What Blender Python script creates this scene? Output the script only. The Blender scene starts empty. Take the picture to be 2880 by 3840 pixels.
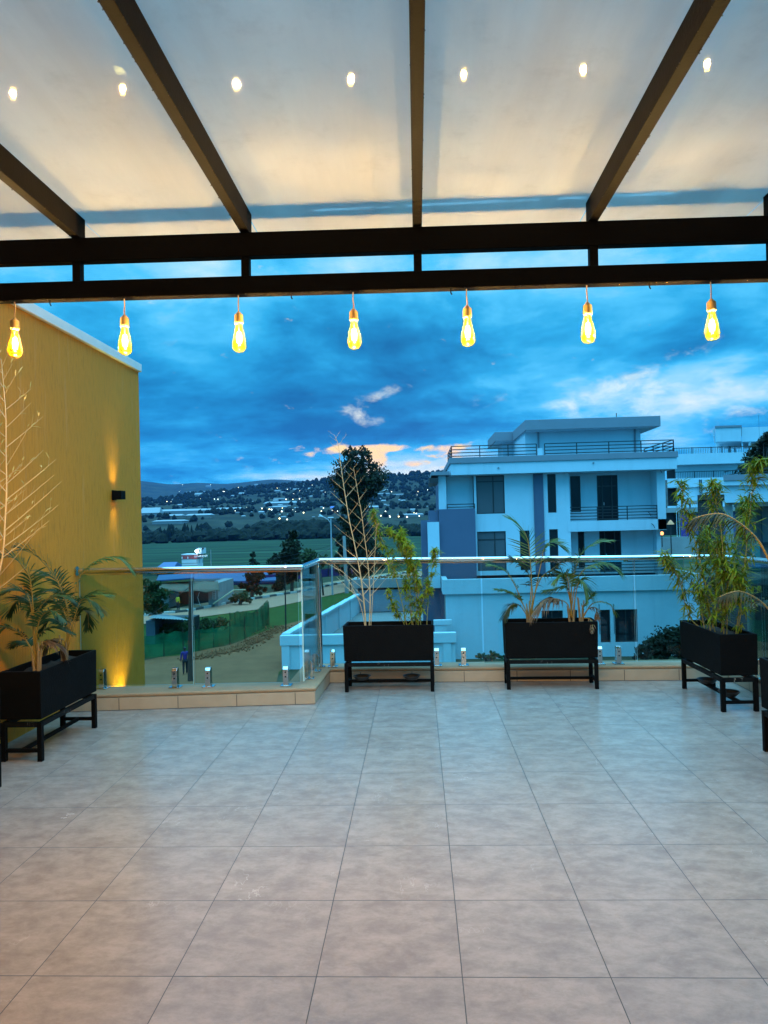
import bpy, bmesh, math, random
from mathutils import Vector, Matrix, noise as mnoise
R = math.radians
sc = bpy.context.scene
COL = sc.collection

# ---------------------------------------------------------------- camera
FPX, EYE = 2715.5, 1.56                      # focal length in photo pixels, eye height
CR = Vector((0.99864, 0.04619, -0.02553)); CF = Vector((-0.04561, 0.99888, 0.01267))
PITCH, YAW, ROLL = 0.0126749766, 0.0456249524, -0.025532
_cy, _sy = math.cos(YAW), math.sin(YAW)
CF = Vector((-_sy*math.cos(PITCH), _cy*math.cos(PITCH), math.sin(PITCH)))
_r0 = Vector((_cy, _sy, 0)); _u0 = _r0.cross(CF)
CR = math.cos(ROLL)*_r0 + math.sin(ROLL)*_u0
CU = -math.sin(ROLL)*_r0 + math.cos(ROLL)*_u0
cam = bpy.data.cameras.new('camera'); co = bpy.data.objects.new('camera', cam); COL.objects.link(co)
m = Matrix((CR, CU, -CF)).transposed().to_4x4(); m.translation = (0, 0, EYE); co.matrix_world = m
cam.sensor_fit = 'VERTICAL'; cam.sensor_height = 36; cam.lens = FPX/3840*36
cam.clip_start = 0.05; cam.clip_end = 60000
sc.camera = co
EYEV = Vector((0, 0, EYE))
def ray(x, y): return CF + CR*((x-1440)/FPX) - CU*((y-1920)/FPX)
def ay(x, y, Y): d = ray(x, y); return EYEV + d*(Y/d.y)
def az(x, y, z): d = ray(x, y); return EYEV + d*((z-EYE)/d.z)
def ax(x, y, X): d = ray(x, y); return EYEV + d*(X/d.x)

# ---------------------------------------------------------------- render / exposure
sc.render.engine = 'CYCLES'
sc.cycles.use_denoising = True
try: sc.cycles.denoiser = 'OPENIMAGEDENOISE'
except Exception: pass
sc.cycles.max_bounces = 8; sc.cycles.diffuse_bounces = 4; sc.cycles.glossy_bounces = 4
sc.cycles.transmission_bounces = 6; sc.cycles.transparent_max_bounces = 24; sc.cycles.volume_bounces = 0
sc.cycles.sample_clamp_indirect = 4.0; sc.cycles.caustics_refractive = False; sc.cycles.caustics_reflective = False
vs = sc.view_settings
vs.view_transform = 'Standard'; vs.look = 'None'; vs.exposure = 0.22; vs.gamma = 1.0
try: vs.use_curve_mapping = False
except Exception: pass

# ---------------------------------------------------------------- node helper
class NT:
    def __init__(s, nt): s.nt = nt; s.N = nt.nodes; s.L = nt.links
    def new(s, t, **k):
        n = s.N.new(t)
        for a, b in k.items(): setattr(n, a, b)
        return n
    def put(s, sock, v):
        if isinstance(v, bpy.types.NodeSocket): s.L.new(v, sock)
        elif v is not None:
            if sock.type == 'RGBA' and len(v) == 3: v = (*v, 1)
            sock.default_value = v
    def math(s, op, a, b=None, c=None, clamp=False):
        n = s.new('ShaderNodeMath', operation=op, use_clamp=clamp)
        s.put(n.inputs[0], a); s.put(n.inputs[1], b)
        if c is not None: s.put(n.inputs[2], c)
        return n.outputs[0]
    def mix(s, f, a, b, blend='MIX'):
        n = s.new('ShaderNodeMix', data_type='RGBA', blend_type=blend)
        s.put(n.inputs[0], f); s.put(n.inputs[6], a); s.put(n.inputs[7], b); return n.outputs[2]
    def ramp(s, f, stops, interp='LINEAR'):
        n = s.new('ShaderNodeValToRGB'); r = n.color_ramp; r.interpolation = interp
        while len(r.elements) < len(stops): r.elements.new(0.5)
        for e, (p, c) in zip(r.elements, stops):
            e.position = p; e.color = (*c, 1) if isinstance(c, tuple) else (c, c, c, 1)
        s.put(n.inputs[0], f); return n.outputs[0]
    def noise(s, vec, scale, detail=4, rough=0.55, dist=0.0):
        n = s.new('ShaderNodeTexNoise'); s.put(n.inputs['Vector'], vec); n.inputs['Scale'].default_value = scale
        n.inputs['Detail'].default_value = detail; n.inputs['Roughness'].default_value = rough; n.inputs['Distortion'].default_value = dist
        return n.outputs[0]
    def mapv(s, vec, scale=(1, 1, 1), loc=(0, 0, 0), rot=(0, 0, 0)):
        n = s.new('ShaderNodeMapping'); s.put(n.inputs[0], vec); n.inputs['Location'].default_value = loc
        n.inputs['Rotation'].default_value = rot; n.inputs['Scale'].default_value = scale; return n.outputs[0]
    def sep(s, v):
        n = s.new('ShaderNodeSeparateXYZ'); s.put(n.inputs[0], v); return n.outputs
    def smooth(s, v, a, b):
        n = s.new('ShaderNodeMapRange', interpolation_type='SMOOTHSTEP'); s.put(n.inputs[0], v)
        n.inputs[1].default_value = a; n.inputs[2].default_value = b; return n.outputs[0]
    def bump(s, h, strength=0.3, dist=0.01):
        n = s.new('ShaderNodeBump'); n.inputs['Strength'].default_value = strength; n.inputs['Distance'].default_value = dist
        s.put(n.inputs['Height'], h); return n.outputs[0]

# ---------------------------------------------------------------- world: dusk sky with broken cloud
world = bpy.data.worlds.new('World'); sc.world = world; world.use_nodes = True
w = NT(world.node_tree); w.N.clear()
g = w.new('ShaderNodeTexCoord').outputs['Generated']
X, Y, Z = w.sep(g)
azm = w.math('ARCTAN2', X, Y); el = w.math('ARCSINE', Z)
# cloud-layer coordinates: flattened towards the horizon
zz = w.math('ADD', w.math('MAXIMUM', Z, 0.0), 0.16)
cx_ = w.math('DIVIDE', X, zz); cy_ = w.math('DIVIDE', Y, zz)
cb = w.new('ShaderNodeCombineXYZ'); w.put(cb.inputs[0], cx_); w.put(cb.inputs[1], cy_); cb.inputs[2].default_value = 3.7
cv = cb.outputs[0]
n1 = w.noise(w.mapv(cv, (1.0, 0.75, 1)), 1.15, 9, 0.56, 0.35)
n2 = w.noise(w.mapv(cv, (1, 1, 1), (11, 4, 2)), 3.4, 8, 0.6, 0.2)
n3 = w.noise(w.mapv(cv, (1, 1, 1), (5, 9, 1)), 0.55, 3, 0.5, 0.3)
base = w.math('MULTIPLY_ADD', w.math('SUBTRACT', w.math('ADD', w.math('MULTIPLY', n1, 0.68), w.math('MULTIPLY', n2, 0.32)), 0.5), 1.08, 0.497)
def px_ang(x, y):
    d = ray(x, y).normalized(); return math.atan2(d.x, d.y), math.asin(d.z)
def blob(x, y, sx, sy, tilt=0.0):
    a0, e0 = px_ang(x, y)
    da = w.math('SUBTRACT', azm, a0); de = w.math('SUBTRACT', el, e0)
    if tilt: de = w.math('SUBTRACT', de, w.math('MULTIPLY', da, tilt))
    q = w.math('ADD', w.math('POWER', w.math('DIVIDE', da, sx/FPX), 2.0), w.math('POWER', w.math('DIVIDE', de, sy/FPX), 2.0))
    return w.math('EXPONENT', w.math('MULTIPLY', q, -1.0))
def add(*a):
    r = a[0]
    for b in a[1:]: r = w.math('ADD', r, b)
    return r
# light openings / dark masses of the cloud deck
light = add(w.math('MULTIPLY', blob(2560, 1500, 420, 130, 0.12), 0.17), w.math('MULTIPLY', blob(1950, 1430, 480, 110), 0.10),
            w.math('MULTIPLY', blob(1500, 1770, 480, 85), 0.30), w.math('MULTIPLY', blob(900, 1660, 260, 40), 0.07),
            w.math('MULTIPLY', blob(2350, 1050, 420, 130), 0.07), w.math('MULTIPLY', blob(1440, 1000, 1700, 90), 0.06))
dark = add(w.math('MULTIPLY', blob(820, 1430, 420, 170), 0.06), w.math('MULTIPLY', blob(1620, 1560, 190, 75), 0.13), w.math('MULTIPLY', blob(1450, 1270, 420, 90), 0.08),
           w.math('MULTIPLY', blob(2650, 1300, 420, 80), 0.09), w.math('MULTIPLY', blob(1500, 1625, 900, 45), 0.10), w.math('MULTIPLY', blob(1950, 1640, 300, 60), 0.08))
upw = w.smooth(w.math('ADD', w.math('MULTIPLY', Z, 1.2), w.math('MULTIPLY', Y, -0.55)), -0.1, 0.7)
den = w.math('SUBTRACT', w.math('ADD', w.math('ADD', w.math('MULTIPLY_ADD', w.math('SUBTRACT', 0.5, base), w.math('MULTIPLY', upw, 0.7), base), light), w.math('MULTIPLY', upw, 0.07)), dark)
skyc = w.ramp(den, [(0.30, (0.006, 0.100, 0.23)), (0.42, (0.010, 0.190, 0.385)), (0.51, (0.022, 0.305, 0.55)),
                    (0.58, (0.065, 0.42, 0.68)), (0.67, (0.27, 0.55, 0.70)), (0.78, (0.62, 0.70, 0.64))])
# bright torn edges of cloud
ca = w.new('ShaderNodeCombineXYZ'); w.put(ca.inputs[0], azm); w.put(ca.inputs[1], w.math('MULTIPLY', el, 1.9)); ca.inputs[2].default_value = 1.3
av = ca.outputs[0]
tn = w.noise(w.mapv(av, (1, 1, 1), (2, 7, 5), (0, 0, 0.25)), 17, 9, 0.60, 0.35)
torn = add(blob(2560, 1500, 380, 105, 0.12), w.math('MULTIPLY', blob(1340, 1572, 62, 34, -0.5), 0.98), w.math('MULTIPLY', blob(1410, 1490, 120, 36, 0.4), 0.72), w.math('MULTIPLY', blob(1425, 1582, 30, 22), 0.8), w.math('MULTIPLY', blob(2300, 1430, 200, 50, .3), 0.7))
tm = w.math('MULTIPLY', w.smooth(w.math('ADD', w.math('MULTIPLY', torn, 0.27), tn), 0.64, 1.0), 0.85)
skyc = w.mix(tm, skyc, (0.82, 0.82, 0.62))
# sunset gap low over the hill
gap = add(blob(1420, 1682, 190, 17), w.math('MULTIPLY', blob(1415, 1730, 48, 42), 0.95), w.math('MULTIPLY', blob(1545, 1740, 62, 20), 0.9), w.math('MULTIPLY', blob(1690, 1695, 70, 34), 1.0), w.math('MULTIPLY', blob(1180, 1700, 150, 26), 0.45))
sn = w.noise(w.mapv(av, (1, 1.3, 1), (8, 3, 4)), 26, 8, 0.58, 0.3)
sm = w.smooth(w.math('ADD', w.math('MULTIPLY', gap, 0.42), sn), 0.66, 0.86)
warm = w.mix(w.smooth(sn, 0.42, 0.62), (0.86, 0.60, 0.30), (1.0, 0.66, 0.16))
skyc = w.mix(sm, skyc, warm)
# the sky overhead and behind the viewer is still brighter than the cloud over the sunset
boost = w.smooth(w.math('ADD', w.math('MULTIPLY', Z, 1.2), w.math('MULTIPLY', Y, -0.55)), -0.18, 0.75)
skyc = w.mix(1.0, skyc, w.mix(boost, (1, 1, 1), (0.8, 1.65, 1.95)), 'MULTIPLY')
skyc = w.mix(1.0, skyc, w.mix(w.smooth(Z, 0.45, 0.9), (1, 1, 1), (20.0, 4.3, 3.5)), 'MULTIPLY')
below = w.smooth(Z, -0.02, -0.12)
skyc = w.mix(below, skyc, (0.004, 0.02, 0.045))
nish = w.new('ShaderNodeTexSky', sky_type='NISHITA'); nish.sun_disc = False
nish.sun_elevation = R(2.0); nish.sun_rotation = R(2.0)
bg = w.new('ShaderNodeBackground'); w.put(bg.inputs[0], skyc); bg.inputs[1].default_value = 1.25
bg2 = w.new('ShaderNodeBackground'); w.put(bg2.inputs[0], nish.outputs[0]); bg2.inputs[1].default_value = 0.0005
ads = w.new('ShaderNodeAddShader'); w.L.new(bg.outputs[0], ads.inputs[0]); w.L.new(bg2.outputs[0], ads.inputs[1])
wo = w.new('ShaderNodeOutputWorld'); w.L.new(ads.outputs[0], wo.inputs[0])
world.cycles.sampling_method = 'MANUAL'; world.cycles.sample_map_resolution = 512

# ---------------------------------------------------------------- custom properties
def tag(o, label=None, cat=None, group=None, kind=None):
    if label: o['label'] = label
    if cat: o['category'] = cat
    if group: o['group'] = group
    if kind: o['kind'] = kind
    return o
def empty(name, loc=(0, 0, 0), rz=0.0):
    o = bpy.data.objects.new(name, None); COL.objects.link(o); o.location = loc; o.rotation_euler = (0, 0, rz)
    o.empty_display_size = 0.1; return o
def children(o): return [c for c in bpy.data.objects if c.parent == o]
def copy_tree(o, parent=None):
    c = o.copy(); COL.objects.link(c); c.parent = parent
    for ch in list(o.children): copy_tree(ch, c)
    return c

# ---------------------------------------------------------------- mesh builder
class MB:
    def __init__(s): s.v = []; s.f = []
    def add(s, vs, fs):
        n = len(s.v); s.v += [tuple(p) for p in vs]; s.f += [tuple(i+n for i in q) for q in fs]
    def box(s, x0, x1, y0, y1, z0, z1):
        s.add([(x0,y0,z0),(x1,y0,z0),(x1,y1,z0),(x0,y1,z0),(x0,y0,z1),(x1,y0,z1),(x1,y1,z1),(x0,y1,z1)],
              [(0,3,2,1),(4,5,6,7),(0,1,5,4),(1,2,6,5),(2,3,7,6),(3,0,4,7)]); return s
    def prism(s, pts, z0, z1):          # pts counter-clockwise in plan
        n = len(pts)
        s.add([(p[0],p[1],z0) for p in pts]+[(p[0],p[1],z1) for p in pts],
              [tuple(range(n-1,-1,-1)), tuple(range(n,2*n))]+[(i,(i+1)%n,n+(i+1)%n,n+i) for i in range(n)]); return s
    def extrude(s, pts, d):             # any planar polygon, extruded by vector d
        n = len(pts); d = Vector(d); P = [Vector(p) for p in pts]
        s.add(P+[p+d for p in P], [tuple(range(n-1,-1,-1)), tuple(range(n,2*n))]+[(i,(i+1)%n,n+(i+1)%n,n+i) for i in range(n)]); return s
    def tube(s, pts, r, n=8, cap=True):
        P = [Vector(p) for p in pts]; rr = r if isinstance(r, (list, tuple)) else [r]*len(P)
        base = len(s.v); up = None
        for i, p in enumerate(P):
            t = (P[min(i+1,len(P)-1)]-P[max(i-1,0)])
            if t.length < 1e-9: t = Vector((0,0,1))
            t.normalize()
            if up is None: up = t.orthogonal().normalized()
            else:
                up = (up - t*up.dot(t))
                up = up.normalized() if up.length > 1e-6 else t.orthogonal().normalized()
            b = t.cross(up)
            for k in range(n):
                a = 2*math.pi*k/n; s.v.append(tuple(p + (up*math.cos(a)+b*math.sin(a))*rr[i]))
        for i in range(len(P)-1):
            for k in range(n):
                a = base+i*n+k; b_ = base+i*n+(k+1)%n; s.f.append((a, b_, b_+n, a+n))
        if cap:
            s.f.append(tuple(base+k for k in range(n-1,-1,-1))); s.f.append(tuple(base+(len(P)-1)*n+k for k in range(n)))
        return s
    def lathe(s, prof, c=(0,0,0), n=20):   # prof: (radius, z)
        base = len(s.v); c = Vector(c)
        for r_, z in prof:
            for k in range(n):
                a = 2*math.pi*k/n; s.v.append((c.x+r_*math.cos(a), c.y+r_*math.sin(a), c.z+z))
        for i in range(len(prof)-1):
            for k in range(n):
                a = base+i*n+k; b = base+i*n+(k+1)%n; s.f.append((a, b, b+n, a+n))
        return s
    def bar(s, a, b, wx, wz):             # rectangular bar from a to b, width wx (sideways), height wz
        a, b = Vector(a), Vector(b); t = (b-a).normalized(); up = Vector((0,0,1))
        if abs(t.z) > 0.95: up = Vector((0,1,0))
        sd = t.cross(up).normalized(); u = sd.cross(t)
        q = [(-1,-1),(1,-1),(1,1),(-1,1)]
        vs = [a+sd*(i*wx/2)+u*(j*wz/2) for i,j in q]+[b+sd*(i*wx/2)+u*(j*wz/2) for i,j in q]
        s.add(vs, [(0,3,2,1),(4,5,6,7),(0,1,5,4),(1,2,6,5),(2,3,7,6),(3,0,4,7)]); return s
    def sphere(s, c, r, n=8, m=5):
        s.lathe([(max(r*math.sin(math.pi*i/m),1e-4), -r*math.cos(math.pi*i/m)) for i in range(m+1)], c, n); return s
    def leaf(s, p, d, nrm, L, W, droop=0.0, seg=3):
        # lanceolate blade from p along d; bends down by droop
        p = Vector(p); d = Vector(d).normalized(); nrm = Vector(nrm); sd = d.cross(nrm)
        if sd.length < 1e-5: sd = d.orthogonal()
        sd.normalize(); base = len(s.v)
        prof = [0.25, 1.0, 0.75, 0.03] if seg == 3 else ([0.3, 1.0, 0.05] if seg == 2 else [0.35, 0.85, 1.0, 0.7, 0.03])
        for i, wq in enumerate(prof):
            t = i/(len(prof)-1); q = p + d*(L*t) + Vector((0,0,-droop*L*t*t))
            s.v.append(tuple(q - sd*(W*0.5*wq))); s.v.append(tuple(q + sd*(W*0.5*wq)))
        for i in range(len(prof)-1):
            a = base+2*i; s.f.append((a, a+1, a+3, a+2))
        return s
    def build(s, name, mat, parent=None, smooth=None, bevel=None, loc=None, fixn=False, local=False):
        # vertices are given in scene coordinates (unless local): take off the parents' places
        if parent is not None and not local:
            ox = oy = oz = 0.0; q = parent
            while q is not None: ox += q.location.x; oy += q.location.y; oz += q.location.z; q = q.parent
            s.v = [(a-ox, b-oy, c-oz) for a, b, c in s.v]
        me = bpy.data.meshes.new(name); me.from_pydata(s.v, [], s.f)
        if fixn:
            b = bmesh.new(); b.from_mesh(me); bmesh.ops.recalc_face_normals(b, faces=b.faces); b.to_mesh(me); b.free()
        me.update()
        if mat: me.materials.append(mat)
        if smooth is not None:
            me.polygons.foreach_set('use_smooth', [True]*len(me.polygons))
            if smooth < 180:
                try: me.set_sharp_from_angle(angle=R(smooth))
                except Exception: pass
        o = bpy.data.objects.new(name, me); COL.objects.link(o)
        if parent: o.parent = parent
        if loc is not None: o.location = loc
        if bevel:
            b = o.modifiers.new('bevel', 'BEVEL'); b.width = bevel; b.segments = 2; b.limit_method = 'ANGLE'; b.angle_limit = R(40)
        return o

# ---------------------------------------------------------------- materials
def mat(name): 
    m_ = bpy.data.materials.new(name); m_.use_nodes = True; t = NT(m_.node_tree); t.N.clear()
    out = t.new('ShaderNodeOutputMaterial'); return m_, t, out
def simple(name, col, rough=0.6, metal=0.0, spec=0.5, var=0.12, vscale=6.0, bump=0.0, bscale=60.0, dirt=None, streak=None):
    m_, t, out = mat(name); p = t.new('ShaderNodeBsdfPrincipled')
    co_ = t.new('ShaderNodeTexCoord').outputs['Object']
    c = t.mix(t.noise(co_, vscale, 5), tuple(max(0, k*(1-var)) for k in col), tuple(min(1, k*(1+var)) for k in col))
    if streak:
        sN = t.noise(t.mapv(co_, (streak, streak, 0.12)), 1.0, 5, 0.6)
        c = t.mix(t.smooth(sN, 0.52, 0.74), c, tuple(k*0.72 for k in col))
    t.put(p.inputs['Base Color'], c); p.inputs['Metallic'].default_value = metal
    t.put(p.inputs['Roughness'], t.math('MULTIPLY_ADD', t.noise(co_, vscale*2.3, 3), 0.18*rough, rough*0.9))
    p.inputs['Specular IOR Level'].default_value = spec
    if bump: t.put(p.inputs['Normal'], t.bump(t.noise(co_, bscale, 4), bump, 0.01))
    t.L.new(p.outputs[0], out.inputs[0]); return m_
def glow(name, col, strength):
    m_, t, out = mat(name); e = t.new('ShaderNodeEmission'); t.put(e.inputs[0], col); e.inputs[1].default_value = strength
    t.L.new(e.outputs[0], out.inputs[0])
    try: m_.cycles.emission_sampling = 'NONE'
    except Exception: pass
    return m_

def floor_mat():
    m_, t, out = mat('porcelain_floor_tiles'); p = t.new('ShaderNodeBsdfPrincipled')
    co_ = t.new('ShaderNodeTexCoord').outputs['Object']
    x, y, z = t.sep(co_)
    fx = t.math('ADD', t.math('MULTIPLY', t.math('ADD', x, 1.38727), 2.0), 40.0); fy = t.math('ADD', t.math('MULTIPLY', t.math('SUBTRACT', y, 2.49493), 2.0), 40.0)
    ix, iy = t.math('FLOOR', fx), t.math('FLOOR', fy)
    gx = t.math('ABSOLUTE', t.math('SUBTRACT', t.math('FRACT', t.math('ADD', fx, 0.5)), 0.5))
    gy = t.math('ABSOLUTE', t.math('SUBTRACT', t.math('FRACT', t.math('ADD', fy, 0.5)), 0.5))
    jx = t.math('LESS_THAN', gx, 0.0036); jy = t.math('LESS_THAN', gy, 0.0042)
    joint = t.math('MAXIMUM', jx, jy)
    cbn = t.new('ShaderNodeCombineXYZ'); t.put(cbn.inputs[0], ix); t.put(cbn.inputs[1], iy)
    wn = t.new('ShaderNodeTexWhiteNoise', noise_dimensions='2D'); t.put(wn.inputs['Vector'], cbn.outputs[0])
    rv = wn.outputs['Color']
    vm = t.new('ShaderNodeVectorMath', operation='MULTIPLY_ADD'); t.put(vm.inputs[0], rv); vm.inputs[1].default_value = (30, 30, 30); t.put(vm.inputs[2], co_)
    tv = vm.outputs[0]
    a = t.noise(t.mapv(tv, (0.85, 1.35, 1), rot=(0, 0, .25)), 7.5, 10, 0.76, 0.2)
    b = t.noise(tv, 26, 8, 0.75, 0.1)
    c = t.mix(t.smooth(a, 0.30, 0.70), (0.205, 0.148, 0.120), (0.315, 0.238, 0.195))
    c = t.mix(t.math('MULTIPLY', t.smooth(b, 0.5, 0.75), 0.28), c, (0.16, 0.12, 0.095))
    # pale veins
    vn = t.noise(t.mapv(tv, (1.3, .8, 1), rot=(0, 0, 0.9)), 1.15, 9, 0.60, 0.3)
    vein = t.math('SUBTRACT', 1.0, t.smooth(t.math('ABSOLUTE', t.math('SUBTRACT', vn, 0.5)), 0.0, 0.0038))
    vmask = t.smooth(t.noise(tv, 3.5, 3, 0.5), 0.52, 0.75)
    c = t.mix(t.math('MULTIPLY', t.math('MULTIPLY', vein, vmask), 0.45), c, (0.52, 0.44, 0.37))
    c = t.mix(t.math('MULTIPLY', t.math('SUBTRACT', t.sep(rv)[0], 0.5), 0.14), c, (0.2, 0.19, 0.18))
    c = t.mix(joint, c, (0.03, 0.025, 0.022))
    t.put(p.inputs['Base Color'], c)
    sm_ = t.noise(co_, 2.2, 5, 0.6)
    t.put(p.inputs['Roughness'], t.math('ADD', t.math('MULTIPLY_ADD', sm_, 0.20, 0.13), t.math('MULTIPLY', joint, 0.4)))
    p.inputs['Specular IOR Level'].default_value = 0.42
    h = t.math('SUBTRACT', t.math('MULTIPLY', b, 0.10), joint)
    t.put(p.inputs['Normal'], t.bump(h, 0.25, 0.002))
    t.L.new(p.outputs[0], out.inputs[0]); return m_

def curb_mat():
    m_, t, out = mat('tan_curb_tiles'); p = t.new('ShaderNodeBsdfPrincipled')
    co_ = t.new('ShaderNodeTexCoord').outputs['Object']; x, y, z = t.sep(co_)
    s_ = t.math('ADD', t.math('ADD', x, t.math('MULTIPLY', y, 0.0)), 0.17)
    f1 = t.math('ABSOLUTE', t.math('SUBTRACT', t.math('FRACT', t.math('ADD', t.math('MULTIPLY', s_, 2.0), 20.5)), 0.5))
    f2 = t.math('ABSOLUTE', t.math('SUBTRACT', t.math('FRACT', t.math('ADD', t.math('MULTIPLY', y, 2.0), 20.0)), 0.5))
    nrm = t.new('ShaderNodeNewGeometry').outputs['Normal']; nx, ny, nz = t.sep(nrm)
    sx = t.math('GREATER_THAN', t.math('ABSOLUTE', nx), 0.6); sy = t.math('GREATER_THAN', t.math('ABSOLUTE', ny), 0.6)
    j = t.math('MAXIMUM', t.math('MULTIPLY', t.math('LESS_THAN', f1, 0.006), sy), t.math('MULTIPLY', t.math('LESS_THAN', f2, 0.006), sx))
    a = t.noise(co_, 5, 6, 0.6, 0.5)
    c = t.mix(a, (0.36, 0.25, 0.155), (0.50, 0.37, 0.25))
    c = t.mix(j, c, (0.05, 0.04, 0.03))
    t.put(p.inputs['Base Color'], c); p.inputs['Roughness'].default_value = 0.42
    t.put(p.inputs['Normal'], t.bump(t.math('SUBTRACT', t.math('MULTIPLY', t.noise(co_, 40, 4), .3), j), 0.3, 0.003))
    t.L.new(p.outputs[0], out.inputs[0]); return m_

def stucco_mat(name, col, amt=1.0):
    m_, t, out = mat(name); p = t.new('ShaderNodeBsdfPrincipled')
    co_ = t.new('ShaderNodeTexCoord').outputs['Object']
    v = t.noise(t.mapv(co_, (52, 52, 6.5)), 1.0, 6, 0.7, 0.4)
    g2 = t.noise(co_, 170, 3, 0.6)
    big = t.noise(co_, 0.9, 4, 0.6)
    c = t.mix(big, tuple(k*0.9 for k in col), tuple(k*1.08 for k in col))
    c = t.mix(t.math('MULTIPLY', t.smooth(v, 0.46, 0.68), 0.38*amt), c, tuple(k*0.5 for k in col))
    if amt < 0.5: c = t.mix(t.math('MULTIPLY', t.smooth(t.noise(t.mapv(co_, (1.6, 1.6, 0.12)), 1.0, 6, 0.65), 0.5, 0.72), 0.22), c, tuple(k*0.6 for k in col))
    t.put(p.inputs['Base Color'], c)
    wet = t.smooth(t.noise(t.mapv(co_, (9, 9, .7)), 1.0, 5, .65), 0.55, 0.7)
    t.put(p.inputs['Roughness'], t.math('MULTIPLY_ADD', wet, -0.25, 0.6)); p.inputs['Specular IOR Level'].default_value = 0.15
    h = t.math('ADD', t.math('MULTIPLY', v, 1.0), t.math('MULTIPLY', g2, 1.3))
    t.put(p.inputs['Normal'], t.bump(h, 0.95*amt, 0.008))
    t.L.new(p.outputs[0], out.inputs[0]); return m_

def frosted_mat():
    m_, t, out = mat('wet_frosted_roof_glass')
    co_ = t.new('ShaderNodeTexCoord').outputs['Object']
    big = t.noise(co_, 1.3, 6, 0.6, 0.5); sp = t.noise(co_, 7, 6, 0.7)
    run = t.noise(t.mapv(co_, (2.6, 0.35, 1)), 1.0, 6, 0.65, 0.3)
    dc = t.mix(t.smooth(big, 0.3, 0.7), (0.30, 0.30, 0.30), (0.42, 0.42, 0.41))
    dc = t.mix(t.math('MULTIPLY', t.smooth(sp, 0.5, 0.75), 0.35), dc, (0.24, 0.24, 0.24))
    tc = t.mix(t.smooth(run, 0.32, 0.68), (0.76, 0.77, 0.77), (0.93, 0.92, 0.90))
    tc = t.mix(t.math('MULTIPLY', t.smooth(sp, 0.5, 0.78), 0.3), tc, (0.58, 0.58, 0.57))
    d = t.new('ShaderNodeBsdfDiffuse'); t.put(d.inputs[0], dc)
    tr = t.new('ShaderNodeBsdfTranslucent'); t.put(tr.inputs[0], tc)
    a = t.new('ShaderNodeMixShader'); a.inputs[0].default_value = 0.55; t.L.new(d.outputs[0], a.inputs[1]); t.L.new(tr.outputs[0], a.inputs[2])
    gl = t.new('ShaderNodeBsdfGlossy'); gl.inputs['Roughness'].default_value = 0.015
    vor = t.new('ShaderNodeTexVoronoi', feature='SMOOTH_F1'); t.put(vor.inputs['Vector'], co_); vor.inputs['Scale'].default_value = 55
    nb = t.bump(t.math('ADD', t.math('MULTIPLY', t.noise(co_, 30, 3), 0.5), t.math('MULTIPLY', t.smooth(vor.outputs[0], 0.0, 0.35), 0.35)), 0.016, 0.004)
    t.put(gl.inputs['Normal'], nb)
    fr = t.new('ShaderNodeFresnel'); fr.inputs[0].default_value = 1.5
    b = t.new('ShaderNodeMixShader'); t.put(b.inputs[0], t.math('MULTIPLY', fr.outputs[0], 1.0)); t.L.new(a.outputs[0], b.inputs[1]); t.L.new(gl.outputs[0], b.inputs[2])
    t.L.new(b.outputs[0], out.inputs[0]); return m_

def clear_glass(name, tint, rough=0.0, ior=1.45, kfac=1.0):
    m_, t, out = mat(name)
    tr = t.new('ShaderNodeBsdfTransparent'); t.put(tr.inputs[0], tint)
    gl = t.new('ShaderNodeBsdfGlossy'); gl.inputs['Roughness'].default_value = rough
    fr = t.new('ShaderNodeFresnel'); fr.inputs[0].default_value = ior
    b = t.new('ShaderNodeMixShader'); t.put(b.inputs[0], t.math('MULTIPLY', fr.outputs[0], kfac)); t.L.new(tr.outputs[0], b.inputs[1]); t.L.new(gl.outputs[0], b.inputs[2])
    t.L.new(b.outputs[0], out.inputs[0]); return m_

def leaf_mat(name, c0, c1, trans=0.3, rough=0.45, scale=9.0):
    m_, t, out = mat(name); p = t.new('ShaderNodeBsdfPrincipled')
    co_ = t.new('ShaderNodeTexCoord').outputs['Object']
    c = t.mix(t.smooth(t.noise(co_, scale, 4, 0.6), 0.3, 0.7), c0, c1)
    t.put(p.inputs['Base Color'], c); p.inputs['Roughness'].default_value = rough; p.inputs['Specular IOR Level'].default_value = 0.14
    tl = t.new('ShaderNodeBsdfTranslucent'); t.put(tl.inputs[0], c)
    a = t.new('ShaderNodeMixShader'); a.inputs[0].default_value = trans; t.L.new(p.outputs[0], a.inputs[1]); t.L.new(tl.outputs[0], a.inputs[2])
    t.L.new(a.outputs[0], out.inputs[0]); return m_
# ================================================================ TERRACE
M = {}
M['steel'] = simple('brown_painted_steel', (0.005, 0.0042, 0.0035), 0.62, 0.0, 0.04, 0.2, 5, 0.12, 90)
M['black'] = simple('black_painted_metal', (0.004, 0.004, 0.004), 0.65, 0.0, 0.05, 0.25, 9, 0.25, 70)
def drip_mat():
    m_, t, out = mat('black_frame_with_paint_drips'); p = t.new('ShaderNodeBsdfPrincipled'); co_ = t.new('ShaderNodeTexCoord').outputs['Object']
    v = t.noise(t.mapv(co_, (48, 48, 7)), 1.0, 4, 0.7, 0.5); k = t.noise(co_, 7, 3, 0.5)
    t.put(p.inputs['Base Color'], t.mix(t.math('MULTIPLY', t.smooth(v, 0.60, 0.66), t.smooth(k, 0.46, 0.58)), (0.005, 0.005, 0.005), (0.42, 0.40, 0.36)))
    p.inputs['Roughness'].default_value = 0.6; p.inputs['Specular IOR Level'].default_value = 0.1; t.L.new(p.outputs[0], out.inputs[0]); return m_
M['drips'] = drip_mat()
M['soil'] = simple('dark_soil', (0.03, 0.022, 0.016), 0.95, 0, 0.2, 0.4, 30, 0.9, 60)
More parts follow.
